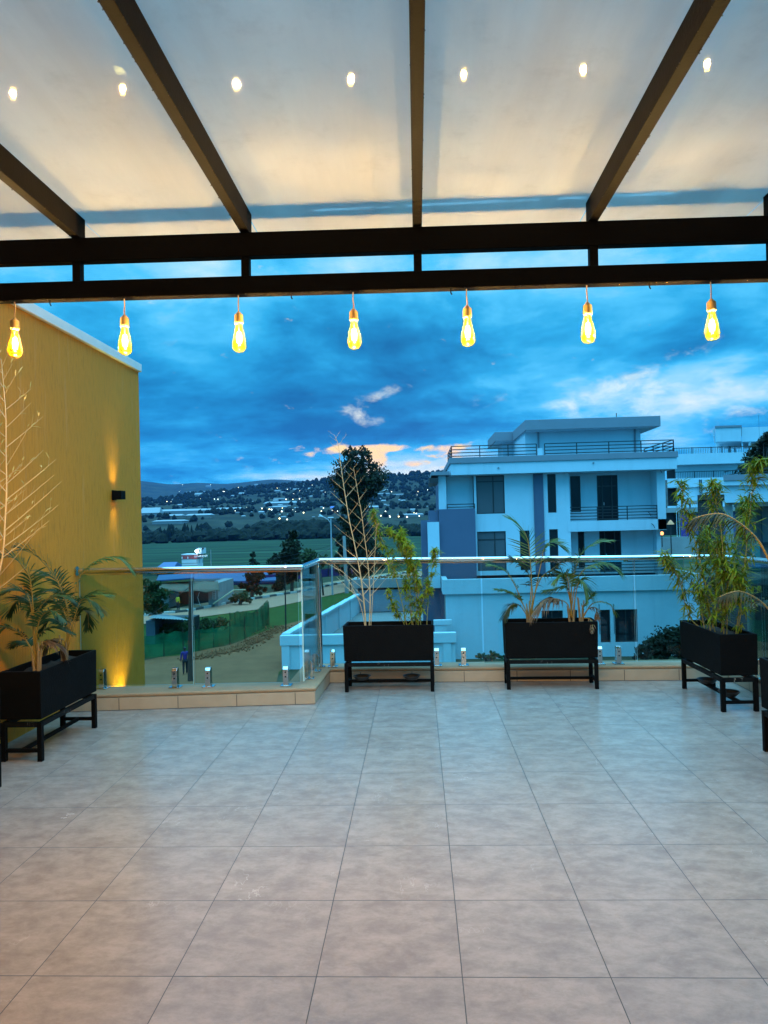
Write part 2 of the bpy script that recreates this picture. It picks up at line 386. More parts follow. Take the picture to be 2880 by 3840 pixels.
M['chrome'] = simple('polished_steel', (0.66, 0.64, 0.61), 0.06, 1.0, 0.5, 0.04, 4, 0.02, 20)
M['plastic'] = simple('dark_plastic', (0.018, 0.018, 0.018), 0.5)
M['frost'] = frosted_mat()
M['rail_glass'] = clear_glass('railing_glass', (0.79, 0.86, 0.84), 0.0, 1.45, 0.75)
M['glass_edge'] = simple('polished_glass_edge', (0.45, 0.62, 0.58), 0.15, 0, 0.6)

floor = MB().prism([(-3.05, -2.6), (3.2, -2.6), (3.2, 7.25), (-1.2, 7.35), (-1.2, 6.5), (-3.05, 6.42)], -0.28, 0.0).build('floor', floor_mat())
tag(floor, kind='structure', label='grey beige marbled porcelain terrace floor tiles')

# --- low tiled kerb wall round the terrace edge
lw = empty('low_wall', (-0.92, 6.226, 0)); tag(lw, 'low tan tiled edging wall under the glass railing at the terrace edge', 'low wall')
inn = [(-3.05, 6.07), (-0.92, 6.226), (-0.89, 7.03), (2.86, 6.9), (2.80, 1.5)]
out_ = [(3.16, 1.5), (3.16, 7.2), (-1.19, 7.33), (-1.2, 6.5), (-3.05, 6.40)]
MB().prism(inn+out_, 0.004, 0.105).build('tile_facing', curb_mat(), lw)
ins = [(-3.05, 6.078), (-0.912, 6.234), (-0.882, 7.038), (2.868, 6.908), (2.808, 1.5)]
ous = [(3.152, 1.5), (3.152, 7.192), (-1.182, 7.322), (-1.192, 6.492), (-3.05, 6.392)]
MB().prism(ins+ous, 0.106, 0.138).build('mortar_top', simple('rough_cement_render', (0.30, 0.185, 0.10), 0.7, 0, 0.3, 0.2, 8, 0.6, 45), lw, bevel=0.012)

# --- rendered side wall
M['stucco'] = stucco_mat('combed_ochre_render', (0.62, 0.220, 0.016))
wl = empty('side_wall', (-3.05, 7.89, -6.5)); tag(wl, 'tall ochre combed stucco side wall with a pale coping on top', 'wall')
MB().box(-3.35, -3.05, -2.6, 7.89, -6.5, 3.285).build('wall_face', M['stucco'], wl)
MB().box(-3.38, -3.02, -2.6, 7.915, 3.287, 3.375).build('coping', simple('pale_render', (0.62, 0.58, 0.52), 0.7, 0, 0.3, 0.1, 6, 0.3, 60), wl, bevel=0.006)
hw = tag(MB().box(-3.35, 3.4, -2.9, -2.62, -6.5, 6.0).build('house_wall', stucco_mat('pale_house_render', (0.5, 0.47, 0.42), 0.6)),
         'pale rendered house wall behind the terrace floor', 'wall')
slab = tag(MB().prism([(-3.04, -2.6), (3.15, -2.6), (3.15, 7.1), (-1.1, 7.2), (-1.1, 6.4), (-3.04, 6.3)], -6.5, -0.285).build('lower_storey', simple('lower_storey_render', (0.45, 0.42, 0.38), 0.8)), kind='structure')

# --- wall lamps: up and down spots
def spot(name, loc, aim, power, ang, blend=0.9, col=(0.92, 0.95, 0.22), rad=0.006, parent=None):
    l = bpy.data.lights.new(name, 'SPOT'); l.energy = power; l.color = col; l.spot_size = R(ang); l.spot_blend = blend; l.shadow_soft_size = rad
    o = bpy.data.objects.new(name, l); COL.objects.link(o)
    d = Vector(aim).normalized(); o.rotation_euler = (-d).to_track_quat('Z', 'Y').to_euler()
    if parent: o.parent = parent; o.location = Vector(loc) - parent.location
    else: o.location = loc
    return o
M['lens'] = glow('lit_lamp_lens', (1.0, 0.72, 0.2), 14)
def sconce(Y, z, label, up=5.0, dn=3.0):
    r_ = empty('wall_lamp', (-3.05, Y, z)); tag(r_, label, 'wall lamp')
    MB().box(-3.048, -3.028, Y-0.035, Y+0.035, z-0.05, z+0.05).build('back_plate', M['black'], r_)
    b = MB(); h = 0.043
    b.box(-3.030, -2.945, Y-0.055, Y-0.049, z-h, z+h); b.box(-3.030, -2.945, Y+0.049, Y+0.055, z-h, z+h)
    b.box(-2.952, -2.945, Y-0.049, Y+0.049, z-h, z+h); b.box(-3.030, -3.024, Y-0.049, Y+0.049, z-h, z+h)
    b.box(-3.024, -2.952, Y-0.049, Y+0.049, z-0.007, z+0.007)
    b.build('housing', M['black'], r_)
    for k in (-1, 0, 1):
        q = MB().lathe([(0.0001, 0), (0.011, 0.0), (0.013, 0.006)], (-2.99, Y+k*0.031, z+0.012), 10); q.build('lens', M['lens'], r_)
        q = MB().lathe([(0.0001, 0), (0.011, 0.0), (0.013, -0.006)], (-2.99, Y+k*0.031, z-0.012), 10); q.build('lens', M['lens'], r_)
        if up: spot('wall_lamp_light', (-3.020, Y+k*0.031, z+0.015), (-0.06, k*0.05, 1), up, 48, parent=r_)
        if dn: spot('wall_lamp_light', (-3.020, Y+k*0.031, z-0.015), (-0.06, k*0.05, -1), dn, 48, parent=r_)
    return r_
sconce(7.15, 1.89, 'small black up and down wall lamp on the ochre stucco wall', 14.0, 8.0)
# two globe lamps on the house wall behind the viewer: their light and their glints on the handrail are in the photograph
for x_, lb_ in ((-1.3, 'round warm globe lamp on the house wall, behind the viewer to the left'), (1.5, 'round warm globe lamp on the house wall, behind the viewer to the right')):
    gl_ = empty('globe_lamp', (x_, -2.62, 2.2)); tag(gl_, lb_, 'wall lamp')
    MB().box(x_-.04, x_+.04, -2.619, -2.60, 2.14, 2.26).build('back_plate', M['black'], gl_); MB().tube([(x_, -2.60, 2.2), (x_, -2.50, 2.2)], .012, 8).build('arm', M['black'], gl_)
    MB().sphere((x_, -2.42, 2.2), .08, 16, 10).build('globe', glow('lit_globe', (1, .68, .3), 9), gl_, smooth=180)
    l = bpy.data.lights.new('globe_lamp_light', 'POINT'); l.energy = 75; l.color = (1, .64, .24); l.shadow_soft_size = .08
    o = bpy.data.objects.new('globe_lamp_light', l); COL.objects.link(o); o.location = (x_, -2.30, 2.2)
fl = empty('wall_lamp', (-3.05, 7.2, -0.34)); tag(fl, 'wall light shining up the foot of the ochre wall behind the railing', 'wall lamp')
MB().box(-3.048, -2.93, 7.13, 7.27, -0.40, -0.31).build('housing', M['black'], fl)
MB().box(-3.03, -2.95, 7.15, 7.25, -0.309, -0.305).build('lens', M['lens'], fl)
spot('wall_lamp_light', (-2.965, 7.2, -0.29), (-0.07, 0.0, 1), 70, 84, 1.0, (0.92, 0.95, 0.18), 0.01, parent=fl)

# --- pergola roof of steel and frosted glass
pg = empty('pergola_roof', (0, 3.1, 0)); tag(pg, 'dark steel pergola roof with frosted glass panes over the terrace', 'pergola')
pg.rotation_euler = (0, 0.0115, 0)
def pl(mb, name, mt, **k):     # pergola parts live in the tilted frame (parent at (0,3.1,0))
    mb.v = [(a, b-3.1, c) for a, b, c in mb.v]; return mb.build(name, mt, pg, local=True, **k)
pl(MB().box(-3.02, 3.3, 3.10, 3.15, 2.553, 2.632), 'lower_beam', M['steel'], bevel=0.003)
pl(MB().box(-3.02, 3.3, 3.10, 3.15, 2.718, 2.822), 'upper_beam', M['steel'], bevel=0.003)
pl(MB().box(-3.02, 3.3, -2.6, -2.54, 2.72, 2.823), 'back_beam', M['steel'])
pl(MB().box(3.24, 3.30, 3.096, 3.154, 0.14, 2.552), 'post', M['steel'])
xs_ = [-3.0+0.75*k for k in range(9)]
for x in xs_:
    pl(MB().box(x-0.020, x+0.020, -2.54, 3.155, 2.824, 2.922), 'rafter', M['steel'], bevel=0.002)
    pl(MB().box(x-0.0175, x+0.0175, 3.106, 3.144, 2.6325, 2.7175), 'strut', M['steel'])
for i in range(8):
    a, b = xs_[i]+0.002, xs_[i+1]-0.002
    pl(MB().box(a, b, -2.56, 3.46, 2.9235, 2.9245), 'glass_pane', M['frost'])
rnd = random.Random(5)
dr = MB()
for k in range(230):
    x = rnd.uniform(-2.2, 2.2); dr.sphere((x, 3.1+rnd.uniform(-0.002, 0.006), 2.5525-rnd.uniform(0, 0.002)), rnd.uniform(0.0018, 0.0042), 6, 4)
for k in range(120):
    s_ = rnd.choice([-0.75, 0.0, 0.75, -1.5]); dr.sphere((s_+rnd.choice([-0.019, 0.019]), rnd.uniform(1.6, 3.1), 2.8235-rnd.uniform(0, 0.002)), rnd.uniform(0.0015, 0.003), 6, 4)
o = pl(dr, 'water_drops', clear_glass('water_drop', (0.9, 0.85, 0.75), 0.0, 1.8, 1.0), smooth=180); o['kind'] = 'stuff'
for x in (-1.62, -0.55, 0.14, 0.98):
    pl(MB().tube([(x, 3.108, 2.5535), (x, 3.108, 2.535), (x+0.005, 3.108, 2.527)], 0.0028, 6), 'cable_hook', M['steel'])

# --- string of seven filament bulbs
M['cord'] = simple('pale_brown_cord', (0.32, 0.22, 0.12), 0.7)
M['socket'] = simple('ochre_bakelite_socket', (0.40, 0.27, 0.08), 0.45)
M['filament'] = glow('hot_filament', (1.0, 0.76, 0.40), 90)
def amber_glass():
    m_, t, out = mat('amber_bulb_glass')
    tr = t.new('ShaderNodeBsdfTransparent'); t.put(tr.inputs[0], (1.0, 0.76, 0.20))
    tl = t.new('ShaderNodeBsdfTranslucent'); t.put(tl.inputs[0], (0.21, 0.088, 0.0001))
    a = t.new('ShaderNodeMixShader'); a.inputs[0].default_value = 0.10; t.L.new(tr.outputs[0], a.inputs[1]); t.L.new(tl.outputs[0], a.inputs[2])
    gl = t.new('ShaderNodeBsdfGlossy'); gl.inputs['Roughness'].default_value = 0.02
    lw_ = t.new('ShaderNodeLayerWeight'); lw_.inputs[0].default_value = 0.25
    b = t.new('ShaderNodeMixShader'); t.put(b.inputs[0], t.math('MULTIPLY', lw_.outputs[0], 0.5)); t.L.new(a.outputs[0], b.inputs[1]); t.L.new(gl.outputs[0], b.inputs[2])
    t.L.new(b.outputs[0], out.inputs[0]); return m_
M['amber'] = amber_glass()
BULB_W, BULB_COL = 140.0, (0.83, 0.68, 0.85)
def make_bulb():
    r_ = empty('pendant_bulb', (0, 0, 0))
    MB().tube([(0, 0, 0), (0.002, 0.001, -0.03), (-0.001, 0, -0.055), (0, 0, -0.078)], 0.0028, 7).build('cord', M['cord'], r_, smooth=60, local=True)
    MB().lathe([(0.0001, -0.072), (0.007, -0.073), (0.010, -0.078), (0.0185, -0.086), (0.0195, -0.112), (0.0195, -0.120), (0.0180, -0.121), (0.0180, -0.124), (0.0001, -0.124)], n=18).build('socket', M['socket'], r_, smooth=35, local=True)
    MB().lathe([(0.0150, -0.1235), (0.0160, -0.135), (0.0190, -0.155), (0.0240, -0.178), (0.0290, -0.202), (0.0305, -0.214), (0.0295, -0.226), (0.0245, -0.238), (0.0150, -0.2455), (0.0040, -0.2485), (0.0012, -0.2525), (0.0001, -0.253)], n=28).build('bulb_glass', M['amber'], r_, smooth=180, local=True)
    fb = MB()
    for k in range(6):
        a = k*math.pi/3
        fb.tube([(0.006*math.cos(a), 0.006*math.sin(a), -0.160), (0.0115*math.cos(a), 0.0115*math.sin(a), -0.183), (0.0085*math.cos(a), 0.0085*math.sin(a), -0.208)], 0.0021, 6)
    fb.build('filament', M['filament'], r_, smooth=180, local=True)
    st = MB().lathe([(0.0001, -0.1245), (0.006, -0.125), (0.004, -0.150), (0.0025, -0.160), (0.0025, -0.215), (0.006, -0.222), (0.0001, -0.226)], n=10)
    st.build('stem', M['socket'], r_, smooth=60, local=True)
    return r_
proto = make_bulb()
BX = [-1.757, -1.262, -0.755, -0.252, 0.238, 0.749, 1.268]
BL = ['lit amber filament bulb hanging in front of the ochre wall, first from the left',
      'lit amber filament bulb at the end corner of the ochre wall, second from left',
      'lit amber filament bulb third from the left, against open dark blue cloud',
      'lit amber filament bulb in the middle of the row of seven, above the big tree',
      'lit amber filament bulb third from the right, left of the white building roof',
      'lit amber filament bulb second from the right, above the white building roof',
      'lit amber filament bulb at the right end of the row of seven']
for i, x in enumerate(BX):
    b_ = proto if i == 0 else copy_tree(proto)
    b_.location = (x, 3.118, 2.5525-0.0115*x)
    b_.rotation_euler = (0, 0, i*0.7)
    tag(b_, BL[i], 'light bulb', 'filament bulbs hanging in a row from the pergola beam')
for i, x in enumerate(BX):
    l = bpy.data.lights.new('bulb_light', 'POINT'); l.energy = BULB_W; l.color = BULB_COL; l.shadow_soft_size = 0.012
    o = bpy.data.objects.new('bulb_light', l); COL.objects.link(o); o.location = (x, 3.118, 2.5525-0.0115*x-0.187)

# --- glass railing with steel handrail
gr = empty('glass_railing', (-1.02, 6.33, 0.138)); tag(gr, 'frameless glass railing with round polished steel handrail along the terrace edge', 'railing')
rp = [(-3.02, 6.33, 1.185), (-1.03, 6.326, 1.172)]
MB().tube(rp, 0.0245, 18).build('handrail', M['chrome'], gr, smooth=40)
rp2 = [(-1.03, 6.326, 1.172), (-1.008, 6.75, 1.180), (-0.987, 7.133, 1.188)]
MB().tube(rp2, 0.0245, 18).build('handrail', M['chrome'], gr, smooth=40)
rp3 = [(-0.987, 7.133, 1.188), (0.4, 7.09, 1.168), (2.0, 7.04, 1.150)]
for k in range(1, 9):
    a = k/8*math.pi/2; rp3.append((2.40+0.47*math.sin(a), 6.56+0.47*math.cos(a), 1.148))
rp3 += [(2.86, 5.8, 1.150), (2.84, 2.0, 1.15)]
MB().tube(rp3, 0.0245, 18).build('handrail', M['chrome'], gr, smooth=40)
for p in (rp[1], rp3[0]): MB().sphere(p, 0.0252, 16, 10).build('rail_joint', M['chrome'], gr, smooth=180)
MB().tube([(-3.049, 6.33, 1.185), (-3.040, 6.33, 1.185)], 0.042, 18).build('wall_flange', M['chrome'], gr, smooth=40)
def pane(a, b, z0, za, zb, th=0.012):
    a, b = Vector(a), Vector(b); t = (b-a).normalized(); n_ = Vector((-t.y, t.x))*th/2
    q = MB(); lo = [(a.x-n_.x, a.y-n_.y, z0), (b.x-n_.x, b.y-n_.y, z0), (b.x+n_.x, b.y+n_.y, z0), (a.x+n_.x, a.y+n_.y, z0)]
    hi = [(lo[0][0], lo[0][1], za), (lo[1][0], lo[1][1], zb), (lo[2][0], lo[2][1], zb), (lo[3][0], lo[3][1], za)]
    q.add(lo+hi, [(0,1,5,4), (2,3,7,6)])
    g_ = q.build('glass_panel', M['rail_glass'], gr)
    e = MB(); e.add(lo+hi, [(0,3,2,1), (4,5,6,7), (1,2,6,5), (3,0,4,7)]); e.build('polished_edge', M['glass_edge'], g_)
    return g_
def X_at(px, Y): return ay(px, 2400, Y).x
pane((-3.02, 6.33), (X_at(722, 6.33), 6.33), 0.163, 1.150, 1.146)
pane((X_at(728, 6.33), 6.33), (X_at(1122, 6.33), 6.33), 0.168, 1.146, 1.144)
pane((-1.035, 6.36), (-1.000, 7.09), 0.168, 1.146, 1.156)
pane((-0.965, 7.133), (0.60, 7.085), 0.168, 1.158, 1.138)
pane((0.615, 7.084), (2.05, 7.04), 0.158, 1.138, 1.124)
pane((2.065, 7.04), (2.52, 7.02), 0.158, 1.124, 1.122)
pane((2.872, 6.5), (2.862, 5.88), 0.158, 1.122, 1.122)
pane((2.862, 5.865), (2.842, 3.2), 0.158, 1.122, 1.122)
# thin steel channel under the handrail
for a, b in (((-3.02, 6.33, 1.152), (-1.03, 6.326, 1.142)), ((-0.987, 7.133, 1.158), (2.0, 7.04, 1.120))):
    MB().bar(a, b, 0.024, 0.012).build('glass_channel', M['chrome'], gr)
MB().tube([(-0.985, 7.115, 0.139), (-0.987, 7.118, 1.10)], 0.020, 16).build('post', M['chrome'], gr, smooth=40)
MB().tube([(-0.987, 7.118, 1.10), (-0.987, 7.124, 1.165)], 0.008, 10).build('post_pin', M['chrome'], gr, smooth=40)
MB().tube([(-0.985, 7.115, 0.1385), (-0.985, 7.115, 0.150)], 0.045, 18).build('post_base', M['chrome'], gr, smooth=40)
def clamp(x, y, ang=0.0):
    c, s_ = math.cos(ang), math.sin(ang); z = 0.1385
    def T(q): q.v = [(x+a*c-b*s_, y+a*s_+b*c, z+d) for a, b, d in q.v]; return q
    base = T(MB().box(-0.05, 0.05, -0.05, 0.05, 0, 0.010)).build('glass_clamp', M['chrome'], gr, bevel=0.004)
    f = MB()   # two cheeks gripping the glass, tops cut to a slope
    f.extrude([(-0.023, -0.034, 0.010), (-0.023, -0.009, 0.010), (-0.023, -0.009, 0.172), (-0.023, -0.020, 0.172), (-0.023, -0.034, 0.150)], (0.046, 0, 0))
    f.extrude([(-0.023, 0.009, 0.010), (-0.023, 0.034, 0.010), (-0.023, 0.034, 0.150), (-0.023, 0.020, 0.172), (-0.023, 0.009, 0.172)], (0.046, 0, 0))
    T(f).build('cheek', M['chrome'], base, bevel=0.002, fixn=True)
    for zz in (0.085, 0.125): T(MB().tube([(0, -0.0345, zz), (0, -0.038, zz)], 0.0065, 10)).build('screw', M['black'], base)
for px_, py_ in ((382, 2574), (655, 2571), (779, 2569), (1070, 2564)): clamp(X_at(px_, 6.33), 6.33)
clamp(-1.022, 6.60, math.pi/2); clamp(-1.008, 6.93, math.pi/2)
for px_ in (1245, 1636, 1736, 2240, 2310): clamp(X_at(px_, 7.1), 7.13-0.031*(X_at(px_, 7.1)+0.98))
clamp(2.87, 6.3, -math.pi/2); clamp(2.855, 4.6, -math.pi/2)

# --- planters
def make_planter(L=0.83, D=0.29, h0=0.262, H=0.345):
    r_ = empty('planter', (0, 0, 0)); t = 0.022
    b = MB(); x, y = L/2, D/2; z0, z1 = h0+0.022, h0+H; k = 0.985
    def ring(sx, sy, z): return [(-sx, -sy, z), (sx, -sy, z), (sx, sy, z), (-sx, sy, z)]
    vv = ring(x*k, y*k, z0)+ring(x, y, z1)+ring(x-t, y-t, z1)+ring(x-t, y-t, z1-0.07)
    ff = [(0, 3, 2, 1)]
    for q in range(3):
        for i in range(4): ff.append((q*4+i, q*4+(i+1) % 4, q*4+4+(i+1) % 4, q*4+4+i))
    b.add(vv, ff); b.build('trough', M['black'], r_, bevel=0.004, local=True)
    s_ = MB(); n = 14; m_ = 5; rr = random.Random(3)
    for j in range(m_+1):
        for i in range(n+1): s_.v.append((-x+t+(2*x-2*t)*i/n, -y+t+(2*y-2*t)*j/m_, z1-0.05+rr.uniform(-0.012, 0.016)))
    for j in range(m_):
        for i in range(n): a = j*(n+1)+i; s_.f.append((a, a+1, a+n+2, a+n+1))
    s_.build('soil', M['soil'], r_, smooth=180, local=True)
    lx, ly, lw2 = x-0.022, y-0.018, 0.0165
    for sx in (-1, 1):
        for sy in (-1, 1):
            MB().box(sx*lx-lw2, sx*lx+lw2, sy*ly-lw2, sy*ly+lw2, 0, h0+0.001).build('leg', M['black'], r_, bevel=0.002, local=True)
    f = MB()
    for sy in (-1, 1): f.box(-lx+lw2, lx-lw2, sy*ly-0.014, sy*ly+0.014, h0-0.03, h0+0.002)
    for sx in (-1, 1): f.box(sx*lx-0.014, sx*lx+0.014, -ly+lw2, ly-lw2, h0-0.03, h0+0.002)
    f.build('frame', M['drips'], r_, local=True)
    s2 = MB()
    s2.box(-lx+lw2, lx-lw2, -0.013, 0.013, 0.062, 0.085)
    for sx in (-1, 1): s2.box(sx*lx-0.012, sx*lx+0.012, -ly+lw2, ly-lw2, 0.0615, 0.0845)
    s2.build('stretcher', M['black'], r_, local=True)
    return r_
pp = make_planter()
GP = 'black metal planter troughs around the terrace'
PL = [((-2.70, 5.19, 0), math.pi/2-0.015, 'black trough planter holding palms at the foot of the ochre wall'),
      ((-0.29, 6.765, 0), -0.03, 'black trough planter holding one bare and one leafy bamboo'),
      ((1.19, 6.77, 0), -0.035, 'black trough planter holding two palms, in front of the white building'),
      ((2.475, 6.20, 0), -math.pi/2+0.02, 'black trough planter holding a tall dense leafy bamboo near the right corner'),
      ((2.365, 4.45, 0), -math.pi/2+0.02, 'black trough planter cut off by the right edge of the photo'),
      ((-2.72, 3.92, 0), math.pi/2, 'sliver of a black trough planter at the left edge of the photo')]
for i, (loc, rz, lb) in enumerate(PL):
    q = pp if i == 0 else copy_tree(pp)
    q.location = loc; q.rotation_euler = (0, 0, rz); tag(q, lb, 'planter', GP)
def saucer(x, y, lb, z=0.086):
    q = MB().lathe([(0.0001, 0), (0.055, 0), (0.078, 0.030), (0.083, 0.031), (0.083, 0.036), (0.075, 0.035), (0.052, 0.007), (0.0001, 0.006)], n=22).build('saucer', M['plastic'], None, smooth=40)
    q.location = (x, y, z); tag(q, lb, 'saucer', 'black saucers on the planter stretchers')
saucer(-0.555, 6.77, 'black round saucer on the stretcher under the left end of the bamboo trough')
saucer(-0.09, 6.755, 'black round saucer on the stretcher under the leafy end of the bamboo trough')
saucer(2.475, 6.42, 'black saucer under the back end of the trough at the right corner')
saucer(2.47, 5.97, 'black saucer under the near end of the trough at the right corner')
# ================================================================ PLANTS ON THE TERRACE
M['palm'] = leaf_mat('palm_leaflets', (0.045, 0.085, 0.020), (0.12, 0.165, 0.035), 0.3, 0.38, 5)
M['palm_dark'] = leaf_mat('dark_palm_leaflets', (0.022, 0.045, 0.014), (0.055, 0.085, 0.024), 0.25, 0.4, 5)
M['palm_dry'] = leaf_mat('dry_palm_leaflets', (0.11, 0.055, 0.03), (0.20, 0.11, 0.05), 0.2, 0.6, 6)
M['palm_olive'] = leaf_mat('olive_palm_leaflets', (0.026, 0.021, 0.0015), (0.060, 0.046, 0.003), 0.3, 0.45, 6)
M['rachis'] = simple('yellow_palm_stalk', (0.26, 0.14, 0.015), 0.5, var=0.25, vscale=9)
M['palm_stem'] = simple('palm_stem_sheath', (0.24, 0.15, 0.06), 0.6, var=0.35, vscale=14)
M['bamboo_leaf'] = leaf_mat('bamboo_leaves', (0.14, 0.17, 0.006), (0.30, 0.31, 0.012), 0.4, 0.45, 7)
M['bamboo_leaf_dark'] = leaf_mat('deep_bamboo_leaves', (0.085, 0.115, 0.004), (0.23, 0.235, 0.008), 0.38, 0.45, 7)
M['cane'] = simple('bamboo_cane', (0.30, 0.26, 0.07), 0.5, var=0.3, vscale=8)
M['bare_cane'] = simple('bare_tan_cane', (0.55, 0.36, 0.17), 0.55, var=0.2, vscale=10)
M['dry_leaf'] = leaf_mat('dry_straw_leaves', (0.50, 0.36, 0.12), (0.66, 0.48, 0.18), 0.3, 0.6, 9)

def crom(P, n):
    P = [Vector(p) for p in P]; Q = [P[0]*2-P[1]]+P+[P[-1]*2-P[-2]]; out = []
    seg = len(P)-1
    for k in range(n+1):
        u = k/n*seg; i = min(int(u), seg-1); t = u-i; a, b, c, d = Q[i:i+4]
        out.append(0.5*((2*b)+(c-a)*t+(2*a-5*b+4*c-d)*t*t+(3*b-a-3*c+d)*t**3))
    return out
def frond(root, P, L=0.19, n=34, W=0.0125, start=0.32, droop=0.35, leafm=None, seed=0, rr=0.005, lift=0.25):
    rg = random.Random(seed); c = crom(P, 40)
    st = MB(); st.tube(c, [rr*(1-0.8*i/40)+0.0006 for i in range(41)], 6)
    o_ = st.build('frond', M['rachis'], root, smooth=180)
    lf = MB()
    for k in range(n):
        t = start+(1-start)*(k+0.5)/n; i = min(int(t*40), 39); p = c[i].lerp(c[i+1], t*40-i); tg = (c[min(i+1, 40)]-c[max(i-1, 0)]).normalized()
        sd = tg.cross(Vector((0, 0, 1)))
        if sd.length < 0.15: sd = tg.cross(Vector((0.3, 1, 0)))
        sd.normalize(); up = sd.cross(tg).normalized()
        s_ = (t-start)/(1-start); ln = 1.25*L*(0.55+1.05*s_-1.25*s_*s_)*rg.uniform(0.85, 1.1); ang = R(62-38*s_)
        for sg in (-1, 1):
            d = tg*math.cos(ang)+sd*(sg*math.sin(ang))+up*lift*rg.uniform(0.4, 1.2)+Vector((rg.uniform(-.1, .1), rg.uniform(-.1, .1), rg.uniform(-.12, .08)))
            lf.leaf(p, d, up+sd*sg*0.4, ln, W*rg.uniform(0.8, 1.15), droop*rg.uniform(0.5, 1.4), 5)
    ck = c[40]-c[38]
    lf.leaf(c[40], ck, Vector((0, 0, 1)), L*0.35, W*0.8, droop*0.5, 5)
    lf.build('leaflets', leafm or M['palm'], o_, smooth=180)
    return o_
def depth_poly(pts, conv, Y, dy, seed=0):
    n = len(pts)-1; return [ay(*conv(*p), Y+dy*(i/n)**1.4) for i, p in enumerate(pts)]
def palm(label, base, fronds, conv, Y, group, stem_r=0.016, seed=0):
    r_ = empty('palm_plant', base); tag(r_, label, 'palm', group)
    rg = random.Random(seed)
    for k in range(4):
        a = k*1.6+rg.uniform(0, 1); q = Vector(base)+Vector((0.016*math.cos(a), 0.012*math.sin(a), -0.03))
        h = rg.uniform(0.12, 0.26)
        MB().tube([q, q+Vector((0.008*math.cos(a), 0.008*math.sin(a), h*0.5)), q+Vector((0.022*math.cos(a), 0.02*math.sin(a), h))], [stem_r*0.8, stem_r*0.6, stem_r*0.35], 9).build('stem', M['palm_stem'], r_, smooth=60)
    for i, f in enumerate(fronds):
        pts, dy, kw = f; P = depth_poly(pts, conv, Y, dy); P[0] = Vector(base)+Vector((rg.uniform(-.012, .012), rg.uniform(-.01, .01), 0.03))
        kw = dict(kw); kw['seed'] = seed*50+i; kw['leafm'] = M[kw.get('leafm', 'palm')]
        frond(r_, P, **kw)
    return r_
c1 = lambda u, v: (u/2.107, 1950+v/2.107)
GPALM = 'palms growing in the planter troughs'
D_ = dict(leafm='palm_dark')
palm('slim dark palm at the front of the trough by the ochre wall', (-2.715, 5.02, 0.565), [
    ([(280, 1190), (262, 850), (235, 640), (170, 560), (80, 560), (0, 600)], -0.05, dict(L=0.17, **D_)),
    ([(280, 1190), (275, 900), (300, 720), (390, 620), (480, 600), (560, 640)], 0.1, dict(L=0.16, **D_)),
    ([(280, 1190), (225, 980), (150, 890), (60, 850), (-20, 900)], -0.18, dict(L=0.15, **D_)),
    ([(280, 1190), (285, 980), (345, 880), (440, 850), (560, 890)], 0.12, dict(L=0.13, **D_)),
    ([(280, 1190), (265, 760), (250, 560), (220, 420), (110, 300), (20, 300)], -0.12, dict(L=0.19, n=22, W=0.0145, lift=0.5, **D_)),
    ([(280, 1190), (270, 860), (250, 680), (190, 620), (110, 660), (60, 740)], 0.15, dict(L=0.17, **D_)),
    ([(280, 1190), (290, 900), (330, 760), (420, 720), (500, 780)], -0.1, dict(L=0.15, **D_)),
    ([(280, 1190), (240, 1000), (180, 960), (90, 1000)], 0.1, dict(L=0.13, **D_)),
    ([(280, 1190), (300, 1030), (360, 960), (450, 980), (500, 1060)], 0.1, dict(L=0.12, leafm='palm_dry', droop=0.7))], c1, 5.02, GPALM, seed=1)
palm('taller palm with arching fronds at the back of the trough by the ochre wall', (-2.715, 5.42, 0.565), [
    ([(552, 1080), (565, 760), (610, 500), (690, 375), (810, 305), (930, 300), (1030, 380)], 0.1, dict(L=0.19, n=30, lift=0.1)),
    ([(552, 1080), (540, 760), (470, 520), (380, 380), (270, 275), (150, 225)], -0.2, dict(L=0.22, n=26, W=0.0145, lift=0.55, **D_)),
    ([(552, 1080), (560, 800), (610, 660), (720, 590), (850, 590)], 0.1, dict(L=0.17)),
    ([(552, 1080), (545, 780), (500, 600), (400, 560), (300, 600), (250, 690)], -0.1, dict(L=0.18, **D_)),
    ([(552, 1080), (580, 860), (630, 720), (690, 740), (700, 850)], 0.15, dict(L=0.12, **D_)),
    ([(552, 1080), (545, 880), (490, 700), (420, 650), (330, 680)], 0.05, dict(L=0.16, **D_)),
    ([(552, 1080), (550, 820), (520, 640), (450, 480), (350, 440), (260, 480)], 0.1, dict(L=0.19, **D_)),
    ([(552, 1080), (570, 840), (640, 640), (730, 640), (800, 720)], -0.05, dict(L=0.15, **D_)),
    ([(552, 1080), (530, 900), (460, 800), (380, 800), (320, 860)], 0.05, dict(L=0.14, **D_)),
    ([(552, 1080), (510, 960), (430, 940), (370, 990), (350, 1060)], 0, dict(L=0.11, leafm='palm_dry', droop=0.8))], c1, 5.42, GPALM, seed=2)
c3 = lambda u, v: (1780+u/2.765, 1900+v/2.765)
